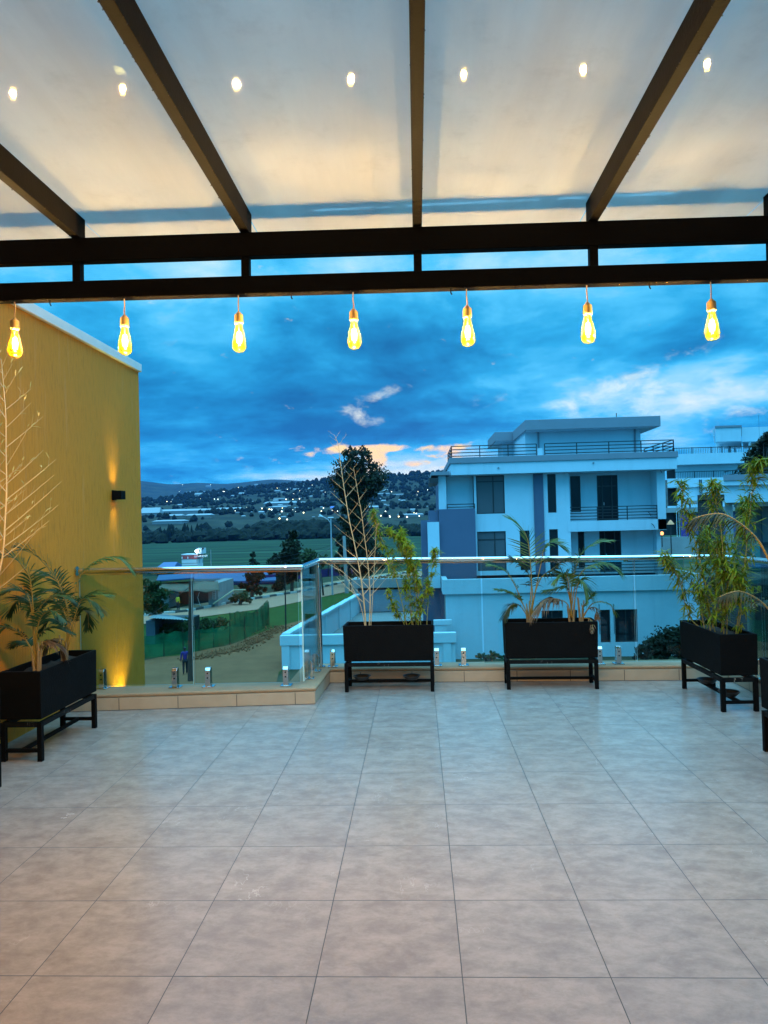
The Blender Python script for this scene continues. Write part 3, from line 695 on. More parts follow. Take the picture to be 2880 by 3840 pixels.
palm('palm at the left end of the trough in front of the white building', tuple(ay(*c3(565, 1205), 6.77)), [
    ([(575, 1150), (588, 820), (575, 540), (545, 330), (470, 200), (370, 125)], 0.1, dict(L=0.24, n=26, W=0.010, lift=0.05, droop=0.1)),
    ([(580, 1150), (640, 820), (695, 560), (722, 430), (790, 370), (900, 400)], 0, dict(L=0.21, n=26, lift=0.05, start=0.5)),
    ([(590, 1150), (625, 900), (690, 740), (800, 650), (900, 575), (965, 545)], -0.1, dict(L=0.22, n=28, droop=0.6, leafm='palm_olive')),
    ([(560, 1150), (480, 960), (420, 820), (340, 690), (250, 635), (150, 600)], 0, dict(L=0.14)),
    ([(560, 1150), (500, 1010), (430, 925), (340, 880), (235, 858)], -0.1, dict(L=0.13)),
    ([(550, 1170), (490, 1050), (420, 1010), (355, 1045), (310, 1130)], -0.12, dict(L=0.12, droop=0.6, leafm='palm_olive')),
    ([(585, 1150), (600, 900), (560, 700), (480, 600), (400, 540)], 0.08, dict(L=0.20, droop=0.5, leafm='palm_olive')),
    ([(560, 1150), (620, 1060), (700, 985), (760, 950), (830, 960)], -0.05, dict(L=0.11, leafm='palm_dry', droop=0.8))], c3, 6.77, GPALM, seed=3)
palm('palm at the right end of the trough in front of the white building', tuple(ay(*c3(1005, 1190), 6.75)), [
    ([(1000, 1150), (985, 950), (935, 760), (880, 620), (800, 550), (700, 560)], 0.06, dict(L=0.17, leafm='palm_olive', droop=0.5)),
    ([(1010, 1100), (1005, 850), (1050, 630), (1115, 480), (1240, 385), (1390, 352)], 0, dict(L=0.18, n=30)),
    ([(1015, 1100), (1035, 850), (1110, 680), (1250, 600), (1380, 605), (1460, 655)], -0.08, dict(L=0.21, n=30, droop=0.5)),
    ([(1000, 1120), (965, 1015), (870, 960), (770, 955), (700, 990), (600, 1110)], -0.1, dict(L=0.15, leafm='palm_dry', droop=0.9)),
    ([(1020, 1100), (1050, 900), (1085, 770), (1130, 790), (1165, 870)], -0.1, dict(L=0.18, droop=0.7)),
    ([(1000, 1100), (985, 900), (960, 740), (900, 700), (830, 760)], -0.1, dict(L=0.18, droop=0.4)),
    ([(1010, 1120), (990, 900), (940, 840), (840, 850), (720, 870)], 0.05, dict(L=0.12, droop=0.5))], c3, 6.75, GPALM, seed=4)
palm('small yellow-green palm shoot at the right corner of the two palm trough', tuple(ay(*c3(1108, 1190), 6.73)), [
    ([(1110, 1170), (1122, 1060), (1175, 960), (1222, 912)], 0, dict(L=0.13, n=16, lift=0.2, droop=0.25)),
    ([(1112, 1170), (1205, 1020), (1300, 985), (1400, 1015), (1465, 1115)], 0.1, dict(L=0.10, n=16, W=0.008)),
    ([(1110, 1170), (1180, 1060), (1250, 1050), (1270, 1150)], -0.02, dict(L=0.08, n=10, leafm='palm_dry', droop=0.8)),
    ([(1115, 1180), (1180, 1160), (1220, 1200), (1215, 1300)], -0.17, dict(L=0.05, n=6, leafm='palm_dry', droop=0.8))], c3, 6.73, GPALM, stem_r=0.011, seed=5)
c7 = lambda u, v: (2380+u/2.764, 1500+v/2.764)
palm('palm reaching in from the right edge with two arching olive fronds', (2.40, 4.42, 0.565), [
    ([(1800, 2600), (1560, 2050), (1382, 1640), (1260, 1430), (1080, 1270), (900, 1180), (700, 1200), (590, 1240)], 0.1, dict(L=0.125, n=26, W=0.012, droop=0.9, leafm='palm_olive', lift=-0.1, rr=0.008, start=0.42)),
    ([(1800, 2600), (1600, 2420), (1382, 2160), (1250, 2050), (1100, 1985), (980, 2000), (880, 2040)], -0.1, dict(L=0.10, n=22, W=0.011, droop=0.9, leafm='palm_olive', lift=-0.1, rr=0.007, start=0.4)),
    ([(1800, 2600), (1850, 2200), (1950, 1900), (2100, 1800)], -0.3, dict(L=0.2, leafm='palm_olive'))], c7, 4.42, GPALM, seed=6)

def twig(mb, p, d, L, r, rg, curve=0.25, n=5):
    pts = [Vector(p)]; d = Vector(d).normalized(); b = Vector((0, 0, curve))
    for i in range(n): pts.append(pts[-1]+(d+b*(i/n)).normalized()*(L/n))
    mb.tube(pts, [r*(1-0.75*i/n) for i in range(n+1)], 4, cap=False); return pts
def leaf_spray(lv, p, d, rg, L, W, n):
    for k in range(n):
        dd = (Vector(d)+Vector((rg.uniform(-.9, .9), rg.uniform(-.9, .9), rg.uniform(-.6, .5)))).normalized()
        lv.leaf(p, dd, Vector((rg.uniform(-.5, .5), rg.uniform(-.5, .5), 1)), L*rg.uniform(0.65, 1.2), W*rg.uniform(0.8, 1.2), rg.uniform(0.05, 0.5), 3)
def bamboo(label, base, culms, leafm, group=None, seed=0, L=0.062, W=0.011, dens=1.0, bare=False, name='bamboo_plant'):
    r_ = empty(name, base); tag(r_, label, 'bamboo', group); rg = random.Random(seed); lv = MB()
    for P, rad, t0, spread in culms:
        c = crom(P, 36); LT = sum((c[i+1]-c[i]).length for i in range(36))
        cu = MB(); cu.tube(c, [rad*(1-0.82*i/36)+0.0006 for i in range(37)], 7)
        step = 0.06 if not bare else 0.066; nn = max(6, int(LT/step)); side = 1
        for k in range(1, nn+1):
            t = k/nn; i = min(int(t*36), 35); p = c[i].lerp(c[i+1], t*36-i); tg = (c[i+1]-c[i]).normalized()
            rq = rad*(1-0.82*t)+0.0006
            if k < nn and rad > 0.003: cu.tube([p-tg*0.002, p, p+tg*0.002], [rq, rq*1.35, rq], 7, cap=False)
            if t < t0: continue
            side = -side
            if bare:
                Lb = spread*(1-0.80*t)*rg.uniform(0.75, 1.15)
                d = tg*0.75+Vector((side*0.75, rg.uniform(-.5, .5), 0.0))
                pts = twig(cu, p, d, Lb, rq*0.5+0.0005, rg, 0.1, 6)
                for q in range(1, 6):
                    if rg.random() < 0.8:
                        s2 = rg.choice([-1, 1]); dd = (pts[q]-pts[q-1]).normalized()+Vector((s2*rg.uniform(.2, .6), rg.uniform(-.5, .5), rg.uniform(0.2, .9)))
                        l2 = rg.uniform(0.02, 0.10)*min(1, Lb*3); tw = twig(cu, pts[q], dd, l2, 0.0009, rg, 0.3, 3)
                        if leafm and rg.random() < dens: leaf_spray(lv, tw[-1], dd, rg, L, W, rg.choice([1, 1, 2]))
            else:
                for b_ in range(rg.choice([2, 3, 3])):
                    a = rg.uniform(0, 6.28); Lb = spread*rg.uniform(0.35, 1.0)*(1-0.55*t)
                    d = tg*rg.uniform(0.4, 0.9)+Vector((math.cos(a), math.sin(a)*0.7, 0.1))
                    pts = twig(cu, p, d, Lb, rq*0.35+0.0005, rg, -0.12, 5)
                    for q in range(1, 6):
                        if rg.random() < 0.95*dens: leaf_spray(lv, pts[q], (pts[q]-pts[q-1])+Vector((0, 0, -0.02)), rg, L, W, rg.choice([3, 4, 5]))
        if not bare: leaf_spray(lv, c[-1], c[-1]-c[-3], rg, L, W, 5)
        cu.build('cane', M['bare_cane'] if bare else M['cane'], r_, smooth=60)
    if lv.v: lv.build('leaves', M[leafm], r_, smooth=180)
    return r_
def pts_at(l, Y, dy=0.0): return [ay(x, y, Y+dy*i/(len(l)-1)) for i, (x, y) in enumerate(l)]
GB = 'bamboos growing in the planter troughs'
bamboo('leafless tan bamboo with forked twigs standing in the trough before the big dark tree', tuple(ay(1374, 2352, 6.77)), [
    (pts_at([(1372, 2356), (1366, 2270), (1357, 2193), (1346, 2124), (1328, 2034), (1310, 1951), (1295, 1860), (1285, 1795), (1275, 1723), (1268, 1665), (1254, 1632)], 6.77, 0.05), 0.0068, 0.10, 0.42),
    (pts_at([(1384, 2356), (1388, 2270), (1386, 2193), (1377, 2088), (1366, 2009), (1357, 1933), (1344, 1860), (1333, 1795), (1326, 1755)], 6.75, -0.05), 0.0052, 0.12, 0.34),
    (pts_at([(1370, 2356), (1352, 2270), (1322, 2205), (1290, 2150), (1240, 2120), (1195, 2095)], 6.76, -0.1), 0.003, 0.3, 0.16),
    (pts_at([(1390, 2356), (1400, 2200), (1405, 2090), (1411, 1990), (1416, 1965)], 6.74, -0.05), 0.003, 0.3, 0.15)],
    'dry_leaf', GB, seed=11, bare=True, dens=0.12, L=0.03, W=0.005)
bamboo('bright leafy bamboo at the right end of the trough before the blue grey wall', tuple(ay(1545, 2345, 6.76)), [
    (pts_at([(1527, 2352), (1505, 2250), (1480, 2152), (1447, 2058), (1411, 1972), (1396, 1925)], 6.78, -0.05), 0.0045, 0.35, 0.12),
    (pts_at([(1545, 2352), (1538, 2220), (1527, 2102), (1515, 2040), (1507, 1990)], 6.76, 0.05), 0.004, 0.3, 0.11),
    (pts_at([(1560, 2352), (1562, 2240), (1540, 2130), (1500, 2040), (1462, 1985)], 6.75, 0.0), 0.004, 0.3, 0.11),
    (pts_at([(1578, 2352), (1570, 2240), (1556, 2138), (1535, 2075), (1528, 2040)], 6.74, -0.06), 0.004, 0.15, 0.14),
    (pts_at([(1600, 2352), (1606, 2250), (1614, 2174), (1628, 2084), (1632, 2066)], 6.75, 0.0), 0.003, 0.35, 0.08),
    (pts_at([(1520, 2352), (1500, 2310), (1475, 2270), (1452, 2220)], 6.76, -0.05), 0.003, 0.2, 0.12),
    (pts_at([(1565, 2352), (1575, 2300), (1590, 2240), (1600, 2190)], 6.73, -0.05), 0.003, 0.1, 0.15),
    (pts_at([(1550, 2352), (1540, 2290), (1530, 2230), (1520, 2180)], 6.72, -0.05), 0.003, 0.1, 0.16)],
    'bamboo_leaf', GB, seed=12, L=0.062, W=0.0105, dens=0.9)
bamboo('tall dense leafy bamboo rising over the railing corner at the right', (2.49, 6.15, 0.56), [
    ([Vector((2.42, 6.3, .55))]+pts_at([(2586, 2312), (2552, 2192), (2522, 2128), (2488, 2075)], 6.3, -0.05), 0.005, 0.2, 0.13),
    ([Vector((2.45, 6.25, .55))]+pts_at([(2650, 2220), (2633, 2137), (2603, 2020), (2577, 1921), (2554, 1815)], 6.2, -0.05), 0.0055, 0.3, 0.15),
    ([Vector((2.50, 6.15, .55))]+pts_at([(2712, 2180), (2706, 2006), (2684, 1880), (2672, 1805)], 6.0, -0.1), 0.005, 0.25, 0.19),
    ([Vector((2.55, 6.0, .55))]+pts_at([(2785, 2187), (2810, 1952), (2829, 1782), (2848, 1730)], 5.85, -0.1), 0.005, 0.2, 0.17),
    ([Vector((2.52, 6.2, .55))]+pts_at([(2740, 2200), (2760, 2060), (2790, 1940), (2800, 1880)], 6.1, 0.05), 0.0045, 0.2, 0.17),
    ([Vector((2.48, 6.3, .55))]+pts_at([(2690, 2220), (2680, 2120), (2660, 2060), (2650, 1990)], 6.25, 0.0), 0.004, 0.15, 0.16),
    ([Vector((2.50, 6.05, .55))]+pts_at([(2730, 2260), (2735, 2180), (2725, 2110)], 5.95, -0.05), 0.004, 0.1, 0.2),
    ([Vector((2.54, 5.95, .55))]+pts_at([(2780, 2270), (2770, 2200), (2750, 2150)], 5.85, -0.05), 0.004, 0.1, 0.2),
    ([Vector((2.44, 6.35, .55))]+pts_at([(2630, 2290), (2615, 2220), (2590, 2150)], 6.35, -0.05), 0.004, 0.1, 0.2),
    ([Vector((2.50, 6.1, .55))]+pts_at([(2710, 2290), (2700, 2200), (2685, 2120), (2690, 2040)], 6.05, -0.05), 0.004, 0.1, 0.2),
    ([Vector((2.47, 6.2, .55))]+pts_at([(2660, 2280), (2650, 2240), (2620, 2200)], 6.15, -0.05), 0.004, 0.1, 0.18)],
    'bamboo_leaf_dark', GB, seed=13, L=0.09, W=0.0125, dens=0.58)
bamboo('leafless straw coloured bamboo with wispy twigs before the ochre wall, at the left edge', (-2.66, 4.1, 0.56), [
    ([Vector((-2.66, 4.1, .55))]+pts_at([(-10, 2170), (12, 2060), (20, 1940), (25, 1830), (23, 1700), (22, 1560), (14, 1450), (5, 1350)], 4.25, 0.12), 0.0062, 0.08, 0.52),
    ([Vector((-2.66, 4.05, .55))]+pts_at([(-60, 2170), (-40, 1940), (-25, 1760), (-40, 1560)], 4.2, 0.2), 0.005, 0.15, 0.4)],
    'dry_leaf', GB, seed=14, bare=True, dens=0.5, L=0.055, W=0.007)
# ================================================================ GROUND, VALLEY AND HILLS
G0 = -6.5
def tab(pts):                     # photo skyline -> (azimuth, tangent of elevation)
    o_ = []
    for x, y in pts:
        d = ray(x, y); o_.append((math.atan2(d.x, d.y), d.z/math.hypot(d.x, d.y)))
    return o_
NEAR = tab([(-600, 1880), (520, 1878), (600, 1874), (648, 1867), (700, 1858), (817, 1847), (900, 1838), (972, 1828), (1069, 1821), (1141, 1814), (1213, 1801), (1300, 1793), (1430, 1785), (1517, 1780), (1625, 1775), (1800, 1770), (2100, 1785), (2500, 1800), (3600, 1830)])
FAR = tab([(-600, 1790), (520, 1802), (600, 1812), (640, 1817), (745, 1810), (841, 1815), (900, 1810), (1008, 1798), (1045, 1798), (1129, 1803), (1250, 1806), (1500, 1806), (2500, 1820), (3600, 1830)])
def lerp_tab(T, a):
    if a <= T[0][0]: return T[0][1]
    for (a0, t0), (a1, t1) in zip(T, T[1:]):
        if a <= a1: return t0+(t1-t0)*(a-a0)/(a1-a0)
    return T[-1][1]
def pw(P, x):
    if x <= P[0][0]: return P[0][1]
    for (a, b), (c, d) in zip(P, P[1:]):
        if x <= c: return b+(d-b)*(x-a)/(c-a)
    return P[-1][1]
def height(x, y):
    r = math.hypot(x, y); a = math.atan2(x, y)
    tn_, tf = lerp_tab(NEAR, a), lerp_tab(FAR, a)
    if r < 800: return pw([(0, G0), (125, G0), (170, -12.5), (230, -14.5), (800, -15.3)], r)
    if r < 2800:
        t = pw([(800, -16.9/800), (1000, -0.0115), (1350, 0.0105), (2100, 0.0105+(tn_-0.0105)*0.58), (2800, tn_)], r)
        z = EYE+t*r
        return z+(6*mnoise.noise(Vector((x*0.006, y*0.006, 1)))*min(1, (r-800)/500)*(1-max(0, (r-2500)/300)))
    if r < 6500:
        zr = EYE+tn_*2800
        return pw([(2800, zr), (3700, zr*0.62), (5200, zr*0.6+(tf*6500)*0.25), (6500, EYE+tf*6500)], r)
    return pw([(6500, EYE+tf*6500), (9000, tf*6500*0.5)], r)
rad = [0, 10, 20, 35, 55, 80, 105, 125, 150, 170, 200, 230, 300, 400, 520, 650, 760, 800]
r_ = 800
while r_ < 2800: r_ += 40 if r_ < 1500 else 65; rad.append(min(r_, 2800))
rad += [2950, 3200, 3700, 4300, 4900, 5400, 5900, 6300, 6500, 6800, 7500, 9000]
NA = 240; A0, A1 = -1.15, 1.15
gm = MB()
for r in rad:
    for k in range(NA+1):
        a = A0+(A1-A0)*k/NA; x, y = r*math.sin(a), r*math.cos(a)
        gm.v.append((x, y, height(x, y)+(10*mnoise.noise(Vector((x*0.002, y*0.002, 5))) if r > 5000 and r != 6500 else 0)))
for i in range(len(rad)-1):
    for k in range(NA):
        q = i*(NA+1)+k; gm.f.append((q, q+1, q+NA+2, q+NA+1))
def ground_mat():
    m_, t, out = mat('valley_ground'); p = t.new('ShaderNodeBsdfPrincipled')
    co_ = t.new('ShaderNodeTexCoord').outputs['Object']; x, y, z = t.sep(co_)
    ln = t.new('ShaderNodeVectorMath', operation='LENGTH'); t.put(ln.inputs[0], co_); r = ln.outputs['Value']
    near = t.mix(t.smooth(t.noise(co_, 0.35, 6, 0.65), 0.4, 0.62), (0.025, 0.036, 0.014), (0.06, 0.055, 0.03))
    st = t.noise(t.mapv(co_, (0.008, 0.10, 0.0)), 1.0, 8, 0.75, 0.9)
    st2 = t.noise(t.mapv(co_, (0.003, 0.03, 0.0), (5, 2, 0)), 1.0, 4, 0.6, 0.3)
    fld = t.mix(t.smooth(st, 0.40, 0.60), (0.003, 0.011, 0.004), (0.022, 0.050, 0.016))
    fld = t.mix(t.math('MULTIPLY', t.smooth(st2, 0.55, 0.7), 0.6), fld, (0.045, 0.085, 0.04))
    h1 = t.noise(co_, 0.011, 7, 0.68, 0.4); h2 = t.noise(co_, 0.05, 6, 0.7)
    hill = t.mix(t.smooth(h1, 0.36, 0.64), (0.012, 0.016, 0.009), (0.038, 0.038, 0.020))
    hill = t.mix(t.math('MULTIPLY', t.smooth(h2, 0.5, 0.7), 0.5), hill, (0.007, 0.011, 0.007))
    c = t.mix(t.smooth(r, 128, 165), near, fld); c = t.mix(t.smooth(r, 790, 850), c, hill)
    t.put(p.inputs['Base Color'], c); p.inputs['Roughness'].default_value = 0.95; p.inputs['Specular IOR Level'].default_value = 0.15
    t.L.new(p.outputs[0], out.inputs[0]); return m_
tag(gm.build('ground', ground_mat(), smooth=180), kind='structure', label='valley floor with green fields rising to dark hills')

def flat(name, pts, z, m_, label=None):
    q = MB(); q.add([(p[0], p[1], z) for p in pts], [tuple(range(len(pts)))]); return tag(q.build(name, m_), kind='structure', label=label)
M['dirt'] = simple('bare_dirt_track', (0.20, 0.082, 0.036), 0.95, 0, 0.1, 0.35, 0.8, 0.9, 5)
M['grass'] = simple('verge_grass', (0.036, 0.062, 0.011), 0.95, 0, 0.1, 0.45, 1.3, 1.0, 9)
M['paver'] = simple('pinkish_paved_road', (0.42, 0.19, 0.11), 0.8, 0, 0.2, 0.14, 1.0, 0.4, 12)
M['paving'] = simple('grey_yard_paving', (0.22, 0.22, 0.21), 0.85, 0, 0.2, 0.2, 1.0, 0.3, 8)
flat('grass_verge', [(-18, 36), (-7.6, 36), (-7.6, 40), (-5.6, 64), (2, 64), (2, 96), (-8.4, 82.8), (-14.1, 69.1), (-20.8, 61.1), (-24, 57)], G0+0.02, M['grass'], 'dark green grass verge between road and dirt track')
flat('dirt_track', [(-30, 20), (-5, 20), (-7.7, 39.0), (-7.0, 53), (-5.6, 64.2), (-8.2, 64), (-11.0, 56.5), (-12.3, 51), (-13.2, 47.8), (-15, 44.5), (-30, 38)], G0+0.04, M['dirt'], 'bare brown dirt track beside the boundary wall')
flat('road', [(-30, 51.5), (-20.8, 61.1), (-14.1, 69.1), (-8.45, 82.8), (4, 108), (1, 116), (-10, 94.7), (-13.6, 83.9), (-18.5, 75.1), (-21.6, 67.0), (-33, 58)], G0+0.06, M['paver'], 'pinkish paved road with striped kerb')
flat('pavement', [(-22.2, 67.6), (-19.1, 75.6), (-14.2, 84.4), (-10.6, 95.0), (0.4, 116.5), (-1.2, 117.5), (-12.2, 95.8), (-15.9, 85.4), (-20.9, 76.6), (-24.0, 68.6)], G0+0.14, simple('beige_pavement', (0.40, 0.24, 0.14), 0.9, 0, 0.1, 0.2, 1.5, 0.4, 10), 'beige pavement behind the striped kerb')
flat('yard', [(-7.2, 40.4), (1.2, 42.4), (1.2, 63.8), (-5.5, 63.8)], G0+0.05, M['paving'], 'grey paved yard inside the boundary wall')
def kerb_mat():
    m_, t, out = mat('black_white_kerb'); p = t.new('ShaderNodeBsdfPrincipled'); co_ = t.new('ShaderNodeTexCoord').outputs['Object']; x, y, z = t.sep(co_)
    f = t.math('FRACT', t.math('MULTIPLY', t.math('ADD', t.math('MULTIPLY', x, 0.45), t.math('MULTIPLY', y, 0.89)), 0.42))
    c = t.mix(t.math('GREATER_THAN', f, 0.5), (0.55, 0.53, 0.48), (0.04, 0.04, 0.04)); c = t.mix(t.math('MULTIPLY', t.noise(co_, 6, 4), 0.5), c, (0.25, 0.22, 0.18))
    t.put(p.inputs['Base Color'], c); p.inputs['Roughness'].default_value = 0.9; t.L.new(p.outputs[0], out.inputs[0]); return m_
kb = MB(); KP = [(-30.0, 59.5), (-21.9, 67.2), (-18.8, 75.3), (-13.9, 84.1), (-10.3, 94.8), (0.7, 116.2)]
for a, b in zip(KP, KP[1:]): kb.bar((*a, G0+0.13), (*b, G0+0.13), 0.3, 0.22)
tag(kb.build('kerb', kerb_mat()), kind='structure', label='black and white striped kerb along the pinkish road')

def hit(x, y, r0=820.0, r1=6500.0):        # where a line of sight meets the hillside
    d = ray(x, y); h = math.hypot(d.x, d.y); t = d.z/h; r = r0
    while r < r1:
        px_, py_ = d.x/h*r, d.y/h*r
        if height(px_, py_) >= EYE+t*r: return Vector((px_, py_, height(px_, py_)))
        r += 6
    return Vector((d.x/h*1200, d.y/h*1200, height(d.x/h*1200, d.y/h*1200)))

# ================================================================ TREES
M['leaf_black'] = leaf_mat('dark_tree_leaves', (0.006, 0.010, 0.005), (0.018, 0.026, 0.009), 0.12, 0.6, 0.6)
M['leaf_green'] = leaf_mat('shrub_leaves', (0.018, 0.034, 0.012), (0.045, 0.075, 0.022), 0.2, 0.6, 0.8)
M['bark'] = simple('tree_bark', (0.06, 0.045, 0.035), 0.9, 0, 0.2, 0.3, 3, 0.6, 12)
def crown_mesh(ells, n, leaf, rg, clump=0.28):
    lv = MB(); tot = sum(e[3]*e[4]*e[5] for e in ells)
    for (cx, cy, cz, rx, ry, rz) in ells:
        nc = max(6, int(n*(rx*ry*rz)/tot/26))
        for c in range(nc):
            while True:
                u = Vector((rg.uniform(-1, 1), rg.uniform(-1, 1), rg.uniform(-1, 1)))
                if 0.25 < u.length < 1: break
            u *= rg.uniform(0.8, 1.05); cl = rg.uniform(0.6, 1.3)*clump
            for k in range(26):
                q = Vector((rg.gauss(0, cl), rg.gauss(0, cl), rg.gauss(0, cl*0.8)))*min(rx, rz)*0.8
                p = Vector((cx+u.x*rx, cy+u.y*ry, cz+u.z*rz))+q
                a = Vector((rg.uniform(-1, 1), rg.uniform(-1, 1), rg.uniform(-1, 1))).normalized()*leaf*rg.uniform(0.6, 1.3)
                b = a.orthogonal().normalized()*leaf*rg.uniform(0.4, 0.8)
                lv.add([p-a, p-b, p+a, p+b], [(0, 1, 2, 3)])
    return lv
def tree_px(name, label, Y, ells, base, n=3000, leaf=0.3, trunk=0.22, cat='tree', group=None, m_='leaf_black', seed=0, depth=0.9, clump=0.28):
    rg = random.Random(seed); b = Vector((ay(base[0], base[1], Y).x, Y, G0)); k = Y/FPX
    r_ = empty(name, b); tag(r_, label, cat, group)
    E = []
    for (cx, cy, rx, ry) in ells:
        c = ay(cx, cy, Y+rg.uniform(-.3, .3)); E.append((c.x, c.y, c.z, rx*k, max(rx, 0.4*ry)*k*depth, ry*k))
    top = max(E, key=lambda e: e[2])
    tp = [b, Vector((b.x*0.7+top[0]*0.3, Y, b.z+(top[2]-b.z)*0.35)), Vector((b.x*0.3+top[0]*0.7, Y, b.z+(top[2]-b.z)*0.7)), Vector(top[:3])]
    tm_ = MB(); c = crom(tp, 12); tm_.tube(c, [trunk*(1-0.85*i/12) for i in range(13)], 8)
    for e in E:
        for q in range(3):
            s_ = c[rg.randint(3, 9)]; d = Vector((e[0]+rg.uniform(-.6, .6)*e[3], e[1]+rg.uniform(-.6, .6)*e[4], e[2]+rg.uniform(-.5, .6)*e[5]))
            tm_.tube([s_, s_.lerp(d, 0.5)+Vector((0, 0, 0.08*(d-s_).length)), d], [trunk*0.35, trunk*0.2, trunk*0.06], 5, cap=False)
    tm_.build('trunk', M['bark'], r_, smooth=180)
    crown_mesh(E, n, leaf, rg, clump).build('crown', M[m_], r_)
    return r_
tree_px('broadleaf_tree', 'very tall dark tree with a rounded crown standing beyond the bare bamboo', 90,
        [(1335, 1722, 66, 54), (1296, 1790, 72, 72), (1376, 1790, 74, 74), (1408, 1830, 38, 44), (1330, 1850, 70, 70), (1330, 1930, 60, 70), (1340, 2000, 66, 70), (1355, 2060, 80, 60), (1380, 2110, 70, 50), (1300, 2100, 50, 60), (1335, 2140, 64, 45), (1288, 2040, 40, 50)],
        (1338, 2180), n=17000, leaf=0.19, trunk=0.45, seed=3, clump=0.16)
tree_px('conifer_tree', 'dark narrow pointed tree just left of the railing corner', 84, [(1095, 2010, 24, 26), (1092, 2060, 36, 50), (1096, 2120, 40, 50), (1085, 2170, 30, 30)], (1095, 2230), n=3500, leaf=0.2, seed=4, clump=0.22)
tree_px('conifer_tree', 'dark tiered pine on the verge beyond the middle of the left glass pane', 78, [(951, 2085, 12, 22), (950, 2120, 22, 22), (955, 2165, 42, 24), (935, 2200, 36, 22), (975, 2215, 34, 14)], (945, 2262), n=2600, leaf=0.18, seed=5, clump=0.2)
tree_px('shrub_tree', 'low dark round tree left of the narrow pointed tree', 88, [(1040, 2105, 34, 24), (1025, 2130, 36, 22), (1060, 2150, 26, 20)], (1040, 2215), n=1600, leaf=0.2, seed=6, clump=0.25)
tree_px('shrub_tree', 'bushy green tree between the pointed tree and the street lamp', 92, [(1150, 2085, 40, 30), (1185, 2110, 40, 32), (1160, 2130, 50, 30)], (1165, 2205), n=2600, leaf=0.2, m_='leaf_green', seed=7, clump=0.25)
tree_px('shrub_tree', 'small dark tree on the verge in front of the purple hoarding', 86, [(1045, 2195, 22, 28), (1048, 2175, 15, 16)], (1046, 2232), n=800, leaf=0.16, seed=8, clump=0.25)
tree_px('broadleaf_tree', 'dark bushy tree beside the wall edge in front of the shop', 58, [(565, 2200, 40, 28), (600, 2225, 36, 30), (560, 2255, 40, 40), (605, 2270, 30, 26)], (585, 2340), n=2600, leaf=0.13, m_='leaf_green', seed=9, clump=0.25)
tree_px('shrub', 'dark leafy shrub behind the net fence, left of the wooden pole', 50, [(640, 2360, 50, 26), (690, 2350, 36, 28), (600, 2380, 40, 22)], (650, 2400), n=1600, leaf=0.10, cat='shrub', m_='leaf_green', seed=10)
tree_px('shrub', 'leafy shrub behind the net fence, right of the wooden pole', 54, [(780, 2345, 40, 28), (830, 2335, 36, 24), (760, 2370, 30, 22)], (800, 2390), n=1600, leaf=0.10, cat='shrub', m_='leaf_green', seed=11)
tree_px('shrub', 'yellowish shrub beside the shop, at the foot of the slanted plank', 72, [(905, 2235, 34, 16), (880, 2250, 28, 12), (930, 2248, 20, 14)], (900, 2270), n=900, leaf=0.12, cat='shrub', m_='leaf_green', seed=12)
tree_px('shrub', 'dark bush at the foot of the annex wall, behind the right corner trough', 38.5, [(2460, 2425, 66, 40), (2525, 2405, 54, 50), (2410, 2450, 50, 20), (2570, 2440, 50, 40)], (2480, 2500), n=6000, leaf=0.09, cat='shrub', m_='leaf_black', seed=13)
tree_px('shrub', 'low leafy bush at the foot of the annex wall, left of the palm trough', 40.5, [(1810, 2462, 24, 10), (1850, 2458, 26, 14), (1885, 2462, 18, 10)], (1840, 2510), n=900, leaf=0.07, cat='shrub', m_='leaf_green', seed=14)
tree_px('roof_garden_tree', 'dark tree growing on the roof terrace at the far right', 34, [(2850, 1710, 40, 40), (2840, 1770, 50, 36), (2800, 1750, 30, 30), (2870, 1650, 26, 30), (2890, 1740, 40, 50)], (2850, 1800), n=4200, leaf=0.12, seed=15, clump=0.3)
# hillside trees and the dark wood at the far edge of the fields
def blobs(name, spots, m_, seed, label):
    rg = random.Random(seed); q = MB()
    for (x, y, z, h, w_) in spots:
        lay = [(0.0, 0.55), (0.25, 1.0), (0.55, 0.9), (0.85, 0.5)]; n = 6; base = len(q.v); a0 = rg.uniform(0, 6)
        for hh, ww in lay:
            for k in range(n):
                a = a0+k*6.283/n; rr = w_*ww*rg.uniform(0.65, 1.25); q.v.append((x+rr*math.cos(a), y+rr*math.sin(a), z-0.5+h*(hh+rg.uniform(-.08, .08))))
        q.v.append((x+rg.uniform(-.3, .3)*w_, y, z+h)); tp = len(q.v)-1
        for i in range(3):
            for k in range(n): a = base+i*n+k; b = base+i*n+(k+1) % n; q.f.append((a, b, b+n, a+n))
        for k in range(n): q.f.append((base+3*n+k, base+3*n+(k+1) % n, tp))
    return tag(q.build(name, m_), label, 'trees', kind='stuff')
M['wood'] = simple('distant_foliage', (0.010, 0.014, 0.008), 0.95, 0, 0.1, 0.5, 0.03)
rg = random.Random(21); sp = []
for k in range(5200):
    r = math.sqrt(rg.uniform(900**2, 2790**2)); a = rg.uniform(-0.50, 0.30); x, y = r*math.sin(a), r*math.cos(a)
    if mnoise.noise(Vector((x*0.008, y*0.008, 3))) < -0.05 and r < 2450: continue
    if 980 < r < 1420 and rg.random() < 0.72: continue
    s_ = rg.uniform(0.6, 1.35)*(1.25 if r > 2500 else 1); sp.append((x, y, height(x, y), 9*s_, 5.0*s_))
for k in range(420):
    a = rg.uniform(-0.50, 0.30); r = rg.uniform(2755, 2800); x, y = r*math.sin(a), r*math.cos(a); s_ = rg.uniform(0.6, 1.9); sp.append((x, y, height(x, y), 9*s_, 5.5*s_))
blobs('hillside_trees', sp, M['wood'], 22, 'dark trees scattered over the far hillside')
sp = []
